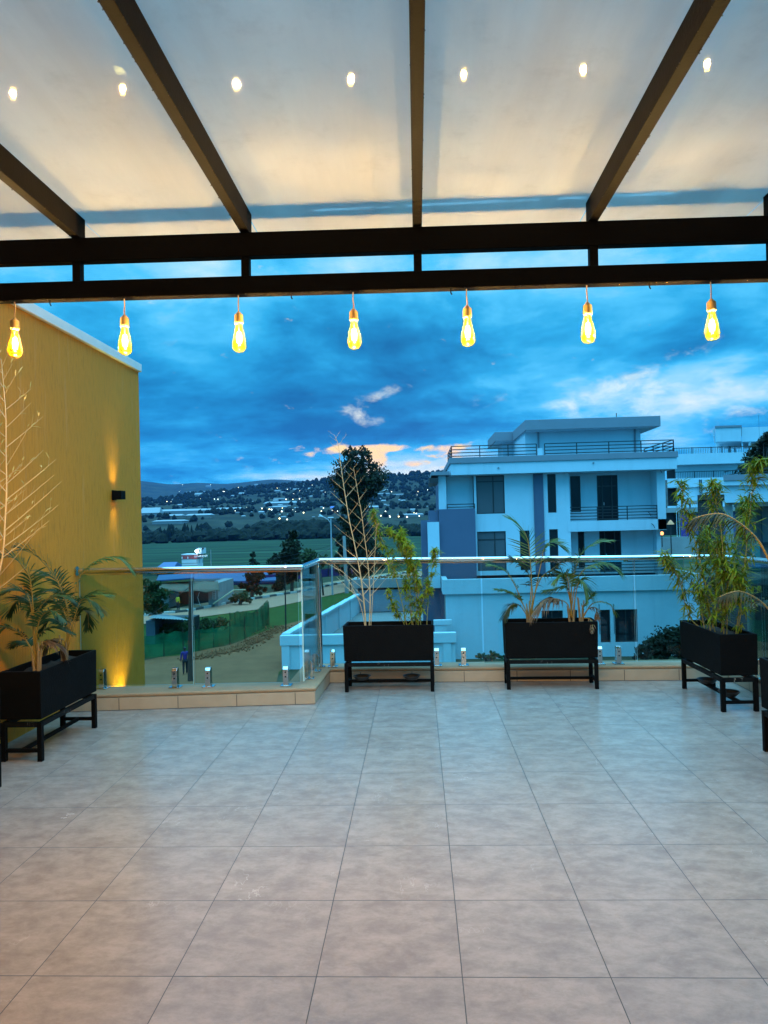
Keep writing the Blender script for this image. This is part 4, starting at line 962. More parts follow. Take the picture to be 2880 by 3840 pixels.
for k in range(900):
    r = rg.uniform(770, 930); a = rg.uniform(-0.50, 0.30); x, y = r*math.sin(a), r*math.cos(a)
    s_ = rg.uniform(0.7, 1.5); sp.append((x, y, height(x, y), 8.5*s_, 5.5*s_))
for k in range(150):
    r = rg.uniform(840, 960); a = rg.uniform(-0.22, -0.115); x, y = r*math.sin(a), r*math.cos(a); s_ = rg.uniform(1.2, 2.1); sp.append((x, y, height(x, y), 9.5*s_, 6.5*s_))
blobs('far_woods', sp, M['wood'], 23, 'dark belt of trees at the far edge of the green fields')
pop = None
for i, (px_, tp_, w_) in enumerate([(602, 1972, 2.4), (634, 1962, 3.6), (650, 1966, 2.6), (693, 1960, 4.2), (704, 1964, 3.0), (719, 1967, 2.4), (741, 1961, 3.2), (755, 1972, 2.2), (617, 1980, 2.2)]):
    d = ay(px_, 2010, 800); q = MB(); rg2 = random.Random(i); k = 800/FPX; zb = height(d.x, 800); zt = ay(px_, tp_, 800).z
    for hh, ww in ((0, .7), (.2, 1), (.5, .8), (.75, .5), (.93, .2)):
        for j in range(7): a = j*6.283/7; rr = w_*ww*rg2.uniform(.7, 1.25); q.v.append((d.x+rr*math.cos(a), 800+rr*math.sin(a), zb+(zt-zb)*(hh+rg2.uniform(-.03, .03))))
    q.v.append((d.x, 800, zt))
    for l_ in range(4):
        for j in range(7): q.f.append((l_*7+j, l_*7+(j+1) % 7, l_*7+7+(j+1) % 7, l_*7+7+j))
    for j in range(7): q.f.append((28+j, 28+(j+1) % 7, 35))
    tag(q.build('poplar_tree', M['wood']), 'narrow dark tree in the row before the far warehouses', 'tree', 'narrow trees in a row before the far warehouses')

# ================================================================ TOWN ACROSS THE VALLEY
M['h_wall'] = simple('pale_house_walls', (0.17, 0.17, 0.165), 0.9, var=0.3, vscale=0.02)
M['h_wall2'] = simple('ochre_house_walls', (0.17, 0.14, 0.11), 0.9, var=0.3, vscale=0.02)
M['h_roof'] = simple('grey_house_roofs', (0.19, 0.19, 0.19), 0.8, var=0.3, vscale=0.02)
M['h_roof2'] = simple('pale_sheet_roofs', (0.22, 0.23, 0.23), 0.6, var=0.15, vscale=0.02)
M['h_roof3'] = simple('blue_sheet_roofs', (0.05, 0.12, 0.45), 0.6, var=0.1, vscale=0.02)
def shed(name, label, cat, x0, x1, ytop, ybase, wm, rm, group=None, depth=None, roofpart=0.45):
    b = hit((x0+x1)/2, ybase); k = b.y/FPX; W = (x1-x0)*k; H = (ybase-ytop)*k; D = depth or min(max(W*0.6, 8), 60)
    r_ = empty(name, b); tag(r_, label, cat, group); hw_, hr = W/2, H*roofpart
    MB().box(b.x-hw_*0.97, b.x+hw_*0.97, b.y, b.y+D, b.z-4, b.z+H-hr).build('walls', wm, r_)
    q = MB(); z0 = b.z+H-hr+0.02; z1 = b.z+H; o_ = 0.6; ix = min(hw_*0.12, D*0.3)
    q.add([(b.x-hw_, b.y-o_, z0), (b.x+hw_, b.y-o_, z0), (b.x+hw_, b.y+D+o_, z0), (b.x-hw_, b.y+D+o_, z0), (b.x-hw_+ix, b.y+D/2, z1), (b.x+hw_-ix, b.y+D/2, z1)],
          [(0, 1, 5, 4), (1, 2, 5), (2, 3, 4, 5), (3, 0, 4), (3, 2, 1, 0)])
    q.build('roof', rm, r_); return r_
for a in [('long warehouse with a pale roof at the left beside the wall edge', 555, 775, 1908, 1931, 'h_wall', 'h_roof2', .35), ('warehouse with a pale hipped roof right of the long warehouse', 800, 909, 1903, 1920, 'h_wall', 'h_roof2', .5),
          ('low dark fronted shed with pale roof, lower left of the town', 606, 684, 1928, 1943, 'h_wall2', 'h_roof2', .4), ('low shed with pale roof below the gap between the two warehouses', 692, 792, 1926, 1942, 'h_wall2', 'h_roof2', .4),
          ('hangar with a bright flat pale roof below the hillside houses', 985, 1112, 1879, 1897, 'h_wall', 'h_roof2', .4), ('grey block behind the hangar with the bright roof', 1023, 1068, 1868, 1881, 'h_wall', 'h_roof', .2),
          ('small low shed in front of the bright roofed hangar', 1017, 1075, 1897, 1906, 'h_wall', 'h_roof2', .5), ('pale low building alone near the street lamp head', 1155, 1219, 1955, 1971, 'h_wall', 'h_roof', .4),
          ('grey shed high on the hillside right of the big tree', 1415, 1462, 1849, 1861, 'h_wall', 'h_roof', .3), ('long low grey shed beside the shed on the hillside', 1465, 1520, 1852, 1860, 'h_wall', 'h_roof', .4),
          ('big pale gabled hall at the left edge of the town', 520, 600, 1903, 1938, 'h_wall', 'h_roof2', .6), ('long white wall building below the warehouses', 566, 690, 1950, 1966, 'h_wall', 'h_roof2', .3),
          ('blue roofed building among the town lights', 1238, 1262, 1899, 1912, 'h_wall', 'h_roof3', .5), ('pale building just right of the big tree trunk', 1383, 1420, 1897, 1912, 'h_wall', 'h_roof2', .4),
          ('long pale building at the right end of the town lights', 1488, 1590, 1926, 1938, 'h_wall', 'h_roof', .4)]:
    shed('warehouse', a[0], 'warehouse', a[1], a[2], a[3], a[4], M[a[5]], M[a[6]], 'warehouses of the far town', roofpart=a[7])
rg = random.Random(31); hp = [(648, 1880, 20), (745, 1862, 34), (772, 1862, 26), (826, 1858, 14), (905, 1856, 22), (1040, 1847, 24), (1060, 1850, 16), (1085, 1838, 22), (1110, 1842, 26), (1165, 1838, 22), (1140, 1827, 14), (1210, 1846, 18), (1155, 1848, 18)]
while len(hp) < 92: hp.append((rg.uniform(560, 1610), rg.gauss(1862, 30) if rg.random() < .6 else rg.uniform(1880, 1950), rg.uniform(9, 22)))
hp = [h for h in hp if not (h[1] < 1800) and (h[1] > 1850 or h[0] > 700)]
for i, (x, y, w_) in enumerate(hp):
    shed('house', 'small house among dark trees on the far hillside', 'house', x-w_/2, x+w_/2, y-w_*0.42, y, M[rg.choice(['h_wall', 'h_wall', 'h_wall2'])], M[rg.choice(['h_roof', 'h_roof', 'h_roof2'])], 'small houses on the far hillside', depth=9)
M['lampw'] = glow('town_lamp_white', (0.85, 0.95, 0.85), 5); M['lampy'] = glow('town_lamp_yellow', (1.0, 0.85, 0.45), 6)
M['pole'] = simple('grey_pole', (0.2, 0.2, 0.2), 0.7)
la = [(600+u/4.1475, 1750+v/4.1475, s) for u, v, s in [(110,543,.7),(126,543,.7),(175,543,.5),(295,365,.5),(303,385,.4),(310,480,.6),(633,500,.9),(848,503,.7),(903,505,.7),(770,440,.5),(985,387,.7),(1000,387,.7),(1220,325,.5),(1595,380,.5),(108,1048,.9),(395,1043,.6),(1193,1030,1.2),(1353,635,.9),(1588,650,1.1),(1172,687,.7),(1588,858,1.2),(215,780,.5),(332,748,.6),(360,746,.6),(315,768,.5),(940,663,.5),(792,280,.4),(590,355,.4),(352,280,.4)]]
la += [(900+u/4.1475, 1700+v/4.1475, s) for u, v, s in [(718,715,1.1),(825,715,.7),(928,708,.9),(108,843,.7),(458,868,1.1),(492,875,1.4),(652,903,1.3),(990,922,1.2),(1097,853,1.4),(1300,850,1.0),(618,1013,1.4),(632,1055,1.1),(735,1028,1.3),(343,1068,1.1),(503,1060,1.0),(1292,1070,.9),(1268,900,1.0),(1437,887,.8),(1518,898,.8),(887,1210,.8),(1208,1197,.8),(822,877,.5),(866,877,.5),(867,905,.5),(895,910,.5),(582,540,.5),(733,540,.5),(741,560,.6),(820,625,.4),(838,625,.4),(893,620,.4),(930,583,.4),(1328,607,.8),(1125,495,.5),(660,850,.7)]]
la += [(1300+u/4.608, 1700+v/4.608, s) for u, v, s in [(587,638,.7),(777,662,.8),(1233,660,.6),(1398,631,.7),(1217,718,.4),(1315,712,.5),(1228,903,.8),(671,1004,1.2),(592,1077,1.2),(743,1080,.9),(752,1100,1.0),(900,1092,1.2),(1044,1098,1.5),(1090,1032,1.3),(1165,1028,.7),(1205,1042,1.2),(1255,1083,1.1),(835,1280,.7),(1132,1271,.5),(835,412,.4),(640,462,.5),(660,462,.5),(377,1022,.6)]]
for i, (x, y, s_) in enumerate(la):
    if s_ < 0.65 and i % 2: continue
    b = hit(x, y+9); top = ay(x, y, b.y); r_ = empty('town_lamp', (b.x, b.y-1, b.z)); k = b.y/1200
    tag(r_, 'tiny bright lamp shining in the far town across the valley', 'street lamp', 'lamps of the far town')
    MB().tube([(b.x, b.y-1, b.z-1), (b.x, b.y-1, top.z)], 0.12*k, 5).build('pole', M['pole'], r_)
    MB().sphere((b.x, b.y-1, top.z), 0.80*s_*k, 8, 6).build('lamp_head', M['lampy' if (i*7) % 3 == 0 else 'lampw'], r_)
# parked cars in the far lot
carm = [simple('pale_car_paint', (0.5, 0.52, 0.52), 0.3, var=0.05), simple('dark_car_paint', (0.05, 0.06, 0.07), 0.3, var=0.05)]
rg = random.Random(41)
for k in range(26):
    x, y = 900+rg.uniform(100, 760)/4.1475, 1700+rg.choice([895, 915, 955, 900])/4.1475+rg.uniform(-1, 1); b = hit(x, y)
    q = MB(); L_ = 4.4; q.extrude([(b.x-L_/2, b.y, b.z+.3), (b.x+L_/2, b.y, b.z+.3), (b.x+L_/2, b.y, b.z+.9), (b.x+L_*.3, b.y, b.z+1.0), (b.x+L_*.15, b.y, b.z+1.5), (b.x-L_*.25, b.y, b.z+1.5), (b.x-L_*.4, b.y, b.z+1.0), (b.x-L_/2, b.y, b.z+.9)], (0, 1.8, 0))
    tag(q.build('parked_car', carm[rg.random() < .4], fixn=True), 'tiny car parked in the lit lot of the far town', 'car', 'cars parked in the far lot')
# ================================================================ NEIGHBOURING BUILDINGS
M['white'] = stucco_mat('white_textured_render', (0.40, 0.54, 0.60), 0.22)
M['slate'] = stucco_mat('slate_blue_render', (0.085, 0.105, 0.16), 0.2)
M['grey_cap'] = simple('grey_painted_fascia', (0.17, 0.19, 0.22), 0.7, var=0.12, vscale=1)
M['frame'] = simple('black_window_frame', (0.012, 0.012, 0.014), 0.5)
M['pane_dark'] = simple('dark_window_pane', (0.012, 0.014, 0.017), 0.25, 0, 0.2, 0.1)
M['pane_grey'] = simple('curtained_window_pane', (0.075, 0.085, 0.095), 0.35, 0, 0.2, 0.12, 0.8)
M['rail'] = simple('black_balcony_rail', (0.015, 0.015, 0.017), 0.5)
M['concrete'] = simple('weathered_concrete', (0.26, 0.26, 0.25), 0.85, 0, 0.2, 0.25, 1.2, 0.4, 20, streak=1.5)
M['bwall'] = simple('pale_blue_white_wall_paint', (0.44, 0.56, 0.60), 0.75, 0, 0.2, 0.07, 0.7, 0.25, 25, streak=0.8)
def wall_holes(x0, x1, z0, z1, y0, y1, holes, name, m_, root):
    xs = sorted({x0, x1, *[h[0] for h in holes], *[h[1] for h in holes]}); zs = sorted({z0, z1, *[h[2] for h in holes], *[h[3] for h in holes]})
    xs = [x for x in xs if x0 <= x <= x1]; zs = [z for z in zs if z0 <= z <= z1]; q = MB()
    inh = lambda i, j: (i < 0 or j < 0 or i >= len(xs)-1 or j >= len(zs)-1) or any(h[0]-1e-6 <= (xs[i]+xs[i+1])/2 <= h[1]+1e-6 and h[2]-1e-6 <= (zs[j]+zs[j+1])/2 <= h[3]+1e-6 for h in holes)
    for i in range(len(xs)-1):
        for j in range(len(zs)-1):
            if inh(i, j): continue
            a, b, c, d = xs[i], xs[i+1], zs[j], zs[j+1]
            q.add([(a, y0, c), (b, y0, c), (b, y0, d), (a, y0, d)], [(0, 1, 2, 3)]); q.add([(a, y1, c), (b, y1, c), (b, y1, d), (a, y1, d)], [(3, 2, 1, 0)])
            if inh(i-1, j): q.add([(a, y0, c), (a, y1, c), (a, y1, d), (a, y0, d)], [(3, 2, 1, 0)])
            if inh(i+1, j): q.add([(b, y0, c), (b, y1, c), (b, y1, d), (b, y0, d)], [(0, 1, 2, 3)])
            if inh(i, j-1): q.add([(a, y0, c), (b, y0, c), (b, y1, c), (a, y1, c)], [(3, 2, 1, 0)])
            if inh(i, j+1): q.add([(a, y0, d), (b, y0, d), (b, y1, d), (a, y1, d)], [(0, 1, 2, 3)])
    return q.build(name, m_, root)
def window(root, x0, x1, z0, z1, Y, vm=(), hm=(), pane='pane_dark', ft=0.055, name='window'):
    f = MB(); y0, y1 = Y, Y+0.06
    f.box(x0, x0+ft, y0, y1, z0, z1); f.box(x1-ft, x1, y0, y1, z0, z1); f.box(x0+ft, x1-ft, y0, y1, z0, z0+ft); f.box(x0+ft, x1-ft, y0, y1, z1-ft, z1)
    for v in vm: f.box(v-ft*.6, v+ft*.6, y0+0.003, y1-0.003, z0+ft, z1-ft)
    for h in hm: f.box(x0+ft, x1-ft, y0+0.006, y1-0.006, h-ft*.6, h+ft*.6)
    o_ = f.build(name, M['frame'], root)
    MB().box(x0+ft*.5, x1-ft*.5, y0+0.03, y0+0.045, z0+ft*.5, z1-ft*.5).build('pane', M[pane], o_)
    return o_
def railing(root, pts, zb, zt, n=5, posts=1.9, r=0.026, name='balcony_railing'):
    q = MB()
    for (a, b) in zip(pts, pts[1:]):
        a, b = Vector(a), Vector(b); L_ = (b-a).length; m_ = max(1, round(L_/posts))
        for k in range(n):
            z = zb+0.10+(zt-zb-0.10)*k/(n-1); q.bar((a.x, a.y, z), (b.x, b.y, z), 0.045, r*2)
        for k in range(m_+1):
            p = a.lerp(b, k/m_); q.box(p.x-0.026, p.x+0.026, p.y-0.03, p.y+0.03, zb, zt+0.012)
    return q.build(name, M['rail'], root)
def Z6(u, v, Y=45.0): return ay(1560+u/1.659, 1500+v/1.659, Y)
bd = empty('white_building', (8, 46, G0)); tag(bd, 'three storey white building with slate blue accents, flat roof and black balcony railings', 'building')
YF = 45.0; YR = 46.2
W1 = (3.69, 5.43, 1.85, 4.22); N1 = (8.06, 8.58, 1.82, 4.20); W2 = (3.67, 5.43, -1.67, 0.76); NW = (Z6(622, 0).x, Z6(683, 0).x, -1.68, 0.76); N3 = (8.09, 8.62, -1.68, 0.80)
wall_holes(3.55, 9.22, -1.95, 4.25, YF, YF+0.25, [W1, N1, W2, NW, N3], 'front_wall', M['white'], bd)
# recessed balcony wall
def XR(u): return Z6(u, 600, YR).x
D1 = (XR(1127), XR(1257), 1.2605, 4.10); N2 = (XR(962), XR(1025), 1.83, 4.10); D2 = (XR(1133), XR(1268), -2.0, 0.58); N4 = (XR(1000), XR(1040), -1.7, 0.58)
wall_holes(9.22, 15.0, -2.1, 4.25, YR, YR+0.2, [D1, N2, D2, N4], 'balcony_wall', M['white'], bd)
MB().box(9.22, 9.40, YF+0.0, YR, -1.95, 4.249).build('return_wall', M['white'], bd)
MB().box(1.5, 14.9, 46.45, 57, G0, 4.24).build('inner_core', M['slate'], bd)  # hidden solid fill, added to block light inside the building
MB().box(3.56, 9.2, 45.27, 46.44, -1.9, 4.2).build('room_core', M['frame'], bd)
MB().box(14.69, 15.19, YF-0.02, YR+0.6, 0.602, 4.252).build('column', M['white'], bd)
MB().box(15.0, 15.19, YR+0.601, 57, G0, 4.25).build('side_wall', M['white'], bd)
MB().box(9.20, 15.19, YF-0.02, YR-0.002, 0.62, 1.26).build('balcony_slab', M['white'], bd)
MB().box(14.75, 14.99, YF+0.5, YR-0.003, -2.1, 0.6).build('lower_return_wall', M['white'], bd)
MB().box(7.20, 7.79, YF-0.10, YF-0.002, -1.95, 4.252).build('pilaster', M['slate'], bd)
MB().box(2.12, 15.66, 44.2, 57.2, 4.255, 4.955).build('roof_slab', M['white'], bd, bevel=0.01)
MB().box(2.05, 15.72, 44.12, 57.3, 4.957, 5.31).build('roof_coping', M['grey_cap'], bd, bevel=0.01)
window(bd, *W1, YF+0.08, vm=[Z6(465, 0).x], hm=[Z6(0, 520).z], pane='pane_grey')
window(bd, *W2, YF+0.08, vm=[Z6(467, 0).x], hm=[Z6(0, 880).z], pane='pane_grey')
for h in (N1, NW, N3): window(bd, *h, YF+0.08)
for h in (N2, N4): window(bd, *h, YR+0.06)
for h, z_ in ((D1, 3.42), (D2, -0.02)):
    d_ = window(bd, *h, YR+0.06, vm=[h[0]+(h[1]-h[0])*.26, h[0]+(h[1]-h[0])*.72], hm=[z_], name='balcony_door')
    MB().box(h[0]+.40, h[0]+.43, YR+0.02, YR+0.058, h[2]+0.95, h[2]+1.15).build('handle', M['chrome'], d_)
railing(bd, [(9.26, YR-0.1, 0), (9.26, YF+0.06, 0), (14.68, YF+0.06, 0)], 1.265, 2.10)
railing(bd, [(9.6, YF+0.06, 0), (15.0, YF+0.06, 0), (15.4, YR+1.5, 0)], -1.95, -1.10)
railing(bd, [(2.2, 49.5, 0), (2.2, 44.4, 0), (7.35, 44.4, 0)], 5.315, 6.02, n=4, name='roof_railing')
railing(bd, [(7.85, 44.4, 0), (15.55, 44.4, 0), (15.55, 50, 0)], 5.315, 6.02, n=4, name='roof_railing')
MB().box(7.42, 7.72, 44.35, 44.65, 5.312, 5.75).build('roof_post', M['white'], bd)
# penthouse
xl = Z6(490, 198, 52).x
MB().box(7.1, 14.47, 47.2, 56.5, 5.311, 7.06).build('penthouse_wall', M['white'], bd)
MB().box(xl+0.7, 7.099, 53.2, 56.5, 5.311, 7.06).build('penthouse_wall', M['white'], bd)
MB().prism([(6.97, 46), (15.37, 46), (15.37, 57.3), (xl, 57.3), (xl, 52), (6.97, 52)], 7.065, 7.72).build('penthouse_roof', M['grey_cap'], bd, bevel=0.015)
MB().prism([(7.05, 46.08), (15.29, 46.08), (15.29, 57.2), (xl+.08, 57.2), (xl+.08, 52.08), (7.05, 52.08)], 7.06, 7.064).build('soffit', M['white'], bd)
MB().tube([(7.95, 47.13, 5.35), (7.95, 47.13, 7.05)], 0.06, 8).build('drain_pipe', M['grey_cap'], bd)
MB().tube([(14.1, 47.13, 5.35), (14.1, 47.13, 7.05)], 0.06, 8).build('drain_pipe', M['grey_cap'], bd)
MB().tube([(13.2, 48, 7.72), (13.2, 48, 8.25)], 0.025, 6).build('aerial', M['frame'], bd)
# left wing: slate block, white fin, pillar and dark canopy
MB().box(1.33, 3.548, 44.55, 50.0, G0, 2.20).build('slate_block', M['slate'], bd)
MB().box(0.61, 1.325, 44.35, 44.85, -2.6, 1.43).build('white_fin', M['white'], bd)
MB().box(0.22, 1.32, 44.86, 49, G0, 1.55).build('slate_side_block', M['slate'], bd)
MB().box(0.75, 1.31, 44.9, 49.5, 1.552, 2.15).build('slate_parapet', M['slate'], bd)
MB().box(1.36, 1.83, 44.75, 45.25, 2.202, 4.28).build('canopy_pillar', M['white'], bd)
MB().box(0.92, 2.05, 44.3, 49.5, 4.285, 4.50).build('canopy_roof', M['grey_cap'], bd)
MB().box(0.80, 1.34, 44.25, 49.0, 3.82, 4.12).build('canopy_beam', M['frame'], bd)
MB().box(1.9, 3.54, 45.6, 50, 2.202, 4.25).build('set_back_wall', M['white'], bd)
railing(bd, [(1.86, 44.65, 0), (3.54, 44.65, 0)], 2.205, 2.48, n=2, name='terrace_rail')
for x, z in ((5.0, 4.62), (10.7, 4.75)): MB().tube([(x, 44.2, z), (x, 44.12, z)], 0.05, 8).build('roof_spout', M['grey_cap'], bd)
for (u, v) in ((1442, 695), (1508, 425), (1465, 768)):
    p = Z6(u, v, 44.97); MB().tube([p, p+Vector((.08, -.12, -.1)), p+Vector((.16, -.1, -.28))], 0.018, 6).build('loose_cable', M['frame'], bd)

an = empty('annex_building', (8, 42, G0)); tag(an, 'low flat roofed white annex with small dark windows, in front of the white building', 'building')
def XA(px_): return ay(px_, 2300, 42).x
def ZA(py_): return ay(2150, py_, 42).z
hs = [(XA(2031), XA(2111), ZA(2345), ZA(2288)), (XA(2129), XA(2165), ZA(2345), ZA(2288)), (XA(2250), XA(2288), ZA(2412), ZA(2289)), (XA(2305), XA(2390), ZA(2412), ZA(2289))]
wall_holes(1.52, 15.9, G0, -2.76, 42.0, 42.25, hs, 'front_wall', M['white'], an)
MB().box(1.36, 16.1, 41.85, 42.15, -2.75, -1.90).build('parapet', M['white'], an, bevel=0.01)
MB().box(15.8, 16.1, 42.151, 52, -2.75, -1.90).build('parapet', M['white'], an)
MB().box(1.36, 1.66, 42.151, 52, -2.75, -1.90).build('parapet', M['white'], an)
MB().box(1.53, 15.88, 42.26, 44.9, G0, -2.2).build('core_and_roof', M['concrete'], an)
MB().box(15.2, 15.9, 44.91, 52, G0, -2.3).build('rear_core', M['concrete'], an)
for h in hs: window(an, *h, 42.1, vm=[(h[0]+h[1])/2] if h[1]-h[0] > .8 else (), pane='pane_dark')
for px_ in (2250, 2305):
    x = XA(px_)-0.06; MB().box(x, x+0.03, 41.97, 41.995, -5.2, -3.5).build('window_reveal', M['frame'], an)

# boundary wall, gate and its beam
bw = empty('boundary_wall', (-7.65, 39.8, G0)); tag(bw, 'pale painted boundary wall with coping, turning a corner beside the dirt track', 'boundary wall')
zt = -4.62
MB().box(-7.6, 1.9, 39.85, 40.05, G0, zt-0.12).build('wall_face', M['bwall'], bw)
MB().box(-7.75, 1.95, 39.72, 40.15, zt-0.55, zt).build('coping', M['bwall'], bw, bevel=0.02)
for x in (-7.45, -3.0, 1.45): MB().box(x-0.22, x+0.22, 39.76, 39.845, G0, zt-0.56).build('pilaster', M['bwall'], bw)
def side(a, b, dx0, dx1, z0, z1, nm):
    MB().prism([(a[0]+dx0, a[1]), (a[0]+dx1, a[1]), (b[0]+dx1, b[1]), (b[0]+dx0, b[1])], z0, z1).build(nm, M['bwall'], bw)
A_, B_ = (-7.6, 40.16), (-5.5, 64.0); seg = 5
for k in range(seg):
    a = (A_[0]+(B_[0]-A_[0])*k/seg, A_[1]+(B_[1]-A_[1])*k/seg); b = (A_[0]+(B_[0]-A_[0])*(k+1)/seg, A_[1]+(B_[1]-A_[1])*(k+1)/seg-0.01); up = -0.05*k+0.0
    side(a, b, 0.0, 0.2, G0, zt-0.12+up, 'wall_face'); side(a, b, -0.12, 0.34, zt-0.11+up, zt+0.06+up, 'coping')
    pm = (a[0], a[1]+0.02); side(pm, (pm[0]+.04, pm[1]+.5), 0.201, 0.30, G0, zt-0.12+up, 'pilaster')
    MB().box(a[0]+1.2, a[0]+1.28, a[1]+1.5, a[1]+1.55, zt-0.75, zt-0.62).build('rust_stain', M['frame'], bw) if False else None
gt = empty('sliding_gate', (-2, 64, G0)); tag(gt, 'wide grey blue gate of horizontal boards under a concrete beam', 'gate')
gm_ = simple('blue_grey_gate_boards', (0.24, 0.28, 0.32), 0.55, var=0.1, vscale=1.0)
g_ = MB()
for k in range(9): g_.box(-5.3, 1.25, 64.0, 64.06, G0+0.08+k*0.215, G0+0.08+k*0.215+0.205)
g_.build('boards', gm_, gt)
for x in (-5.32, -3.1, -0.9, 1.24): MB().box(x-.05, x+.05, 64.061, 64.12, G0+.02, -4.5).build('gate_post', M['frame'], gt)
gb = empty('gate_beam', (-2, 64.4, G0)); tag(gb, 'concrete lintel beam with a leaf littered top spanning above the grey gate', 'gatehouse')
p0, p1 = ay(1321, 2172, 64.0), ay(1600, 2199, 64.0)
MB().box(p0.x, 1.35, 63.6, 66.5, p1.z, p0.z).build('beam', M['concrete'], gb, bevel=0.02)
MB().box(p0.x+.1, p0.x+.5, 63.7, 66.4, G0, p1.z-.002).build('beam_post', M['concrete'], gb); MB().box(0.8, 1.3, 63.7, 66.4, G0, p1.z-.002).build('beam_post', M['concrete'], gb)
MB().box(p0.x+.52, 0.78, 66.2, 66.3, G0, p1.z-.003).build('recess_shade_sheet', M['frame'], gb)  # black sheet stands in for the shade under the beam
rg = random.Random(8); q = MB()
for k in range(160): q.sphere((rg.uniform(p0.x+.3, 1.0), rg.uniform(63.8, 66), p0.z+0.03), rg.uniform(.03, .12), 5, 3)
q.build('leaf_litter', M['dirt'], gb)
mp = empty('wall_post', (1.75, 42, G0)); tag(mp, 'short white capped wall post with rusty pipes against the annex, right of the bamboo trough', 'wall post')
a, b = ay(1625, 2324, 41.5), ay(1694, 2342, 41.5)
MB().box(a.x, b.x, 41.3, 41.6, b.z, a.z).build('cap', M['bwall'], mp, bevel=0.02); MB().box(a.x+.06, b.x-.3, 41.35, 41.55, G0, b.z-.002).build('pier', M['bwall'], mp)
for px_ in (1684, 1697): p = ay(px_, 2400, 41.6); MB().tube([(p.x, 41.7, G0), (p.x, 41.7, -4.9)], 0.05, 7).build('pipe', M['concrete'], mp)

# buildings further right
def Z7(u, v, Y=75.0): return ay(2380+u/2.764, 1500+v/2.764, Y)
fb = empty('terraced_building', (30, 76, G0)); tag(fb, 'large white building with two long railed terraces and an open rooftop pavilion, far right', 'building')
def bxp(u0, v0, u1, v1, Y, d, name, m_, root, **k):
    a, b = Z7(u0, v0, Y), Z7(u1, v1, Y); f = (Y+d)/Y; return MB().prism([(a.x, Y), (b.x, Y), (b.x*f, Y+d), (a.x*f+.02*d, Y+d)], min(a.z, b.z), max(a.z, b.z)).build(name, m_, root, **k)
bxp(380, 562, 1700, 636, 74.4, 14, 'upper_slab', M['white'], fb); bxp(425, 638, 1700, 814, 75.6, 12, 'upper_wall', M['white'], fb)
bxp(338, 816, 1700, 872, 74.4, 14, 'lower_slab', M['white'], fb); bxp(436, 874, 1700, 1146, 74.6, 13, 'lower_wall', M['white'], fb); bxp(340, 1100, 436, 1148, 74.5, 3, 'balcony_ledge', M['white'], fb)
bxp(340, 874, 434, 1098, 76.5, 2, 'opening_shade_block', M['frame'], fb); bxp(330, 700, 420, 815, 76.8, 2, 'opening_shade_block', M['frame'], fb)  # shade of the open bays put in as solid black blocks
bxp(835, 278, 1108, 425, 75, 9, 'pavilion_box', M['white'], fb); bxp(1108, 284, 1700, 415, 75.3, 9, 'pavilion_box', M['white'], fb); bxp(808, 300, 834, 378, 75.2, 7, 'side_fin', M['white'], fb); bxp(832, 268, 1110, 279, 74.9, 9.2, 'roof_trim', M['grey_cap'], fb)
for u0, u1, Y in ((838, 860, 75.1), (888, 915, 78), (963, 990, 80), (1026, 1050, 83), (1180, 1212, 75.4), (1300, 1330, 76)): bxp(u0, 426, u1, 560, Y, 0.5, 'pavilion_column', M['white'], fb)
bxp(1212, 410, 1600, 560, 79, 1, 'pavilion_back', M['frame'], fb)
def pickets(u0, u1, vt, vb, Y, name):
    a, b = Z7(u0, vt, Y), Z7(u1, vb, Y); n = int((b.x-a.x)/0.17); q = MB()
    q.box(a.x, b.x, Y-.03, Y+.03, a.z-.07, a.z); q.box(a.x, b.x, Y-.02, Y+.02, b.z+.08, b.z+.13)
    for k in range(n+1): x = a.x+(b.x-a.x)*k/n; q.box(x-.014, x+.014, Y-.014, Y+.014, b.z, a.z-.071)
    for k in range(int((b.x-a.x)/1.9)+1): x = a.x+k*1.9; q.box(x-.04, x+.04, Y-.035, Y+.035, b.z, a.z+.02)
    q.build(name, M['rail'], fb)
pickets(395, 1200, 498, 562, 74.6, 'upper_railing'); pickets(420, 1070, 744, 816, 74.6, 'lower_railing')
pl_ = bxp(1286, 150, 1294, 470, 74, .12, 'mast', M['rail'], fb)
ld = empty('ladder', Z7(685, 1000, 74.3)); tag(ld, 'thin metal ladder leaning on the white terraced building, far right', 'ladder')
a, b = Z7(672, 825, 74.35), Z7(698, 1000, 74.3); q = MB(); q.bar((a.x, 74.35, a.z), (a.x, 74.3, b.z), .07, .07); q.bar((b.x, 74.35, a.z), (b.x, 74.3, b.z), .07, .07); q.build('rail', M['rail'], ld)
for k in range(7): z = b.z+(a.z-b.z)*(k+.5)/7; MB().bar((a.x+.036, 74.32, z), (b.x-.036, 74.32, z), .05, .05).build('rung', M['rail'], ld)
# ground level beyond the annex: doorway, post, parasol, unfinished block
gh = empty('garden_house', Z7(500, 1425, 70)); tag(gh, 'ground floor room with a purple door behind a pale post, under the terraced building', 'building')
bxp(474, 1150, 560, 1422, 70, .2, 'door', simple('purple_door', (0.06, 0.025, 0.22), 0.5), gh); bxp(300, 1120, 1100, 1149, 69.8, 5, 'ceiling_slab', M['concrete'], gh)
bxp(560, 1150, 1100, 1430, 70.3, .3, 'room_wall', simple('blue_grey_wall', (0.05, 0.07, 0.16), .8), gh); bxp(200, 1150, 474, 1400, 71, .3, 'back_wall', M['frame'], gh)
bxp(430, 1150, 444, 1425, 68.5, .35, 'post', M['bwall'], gh); bxp(455, 1150, 468, 1425, 68.6, .35, 'post', M['bwall'], gh)
bxp(200, 1425, 760, 1620, 66.9, .4, 'plinth_wall', M['concrete'], gh)
pr = empty('parasol', Z7(372, 1420, 66)); tag(pr, 'orange garden parasol right of the white building corner', 'parasol')
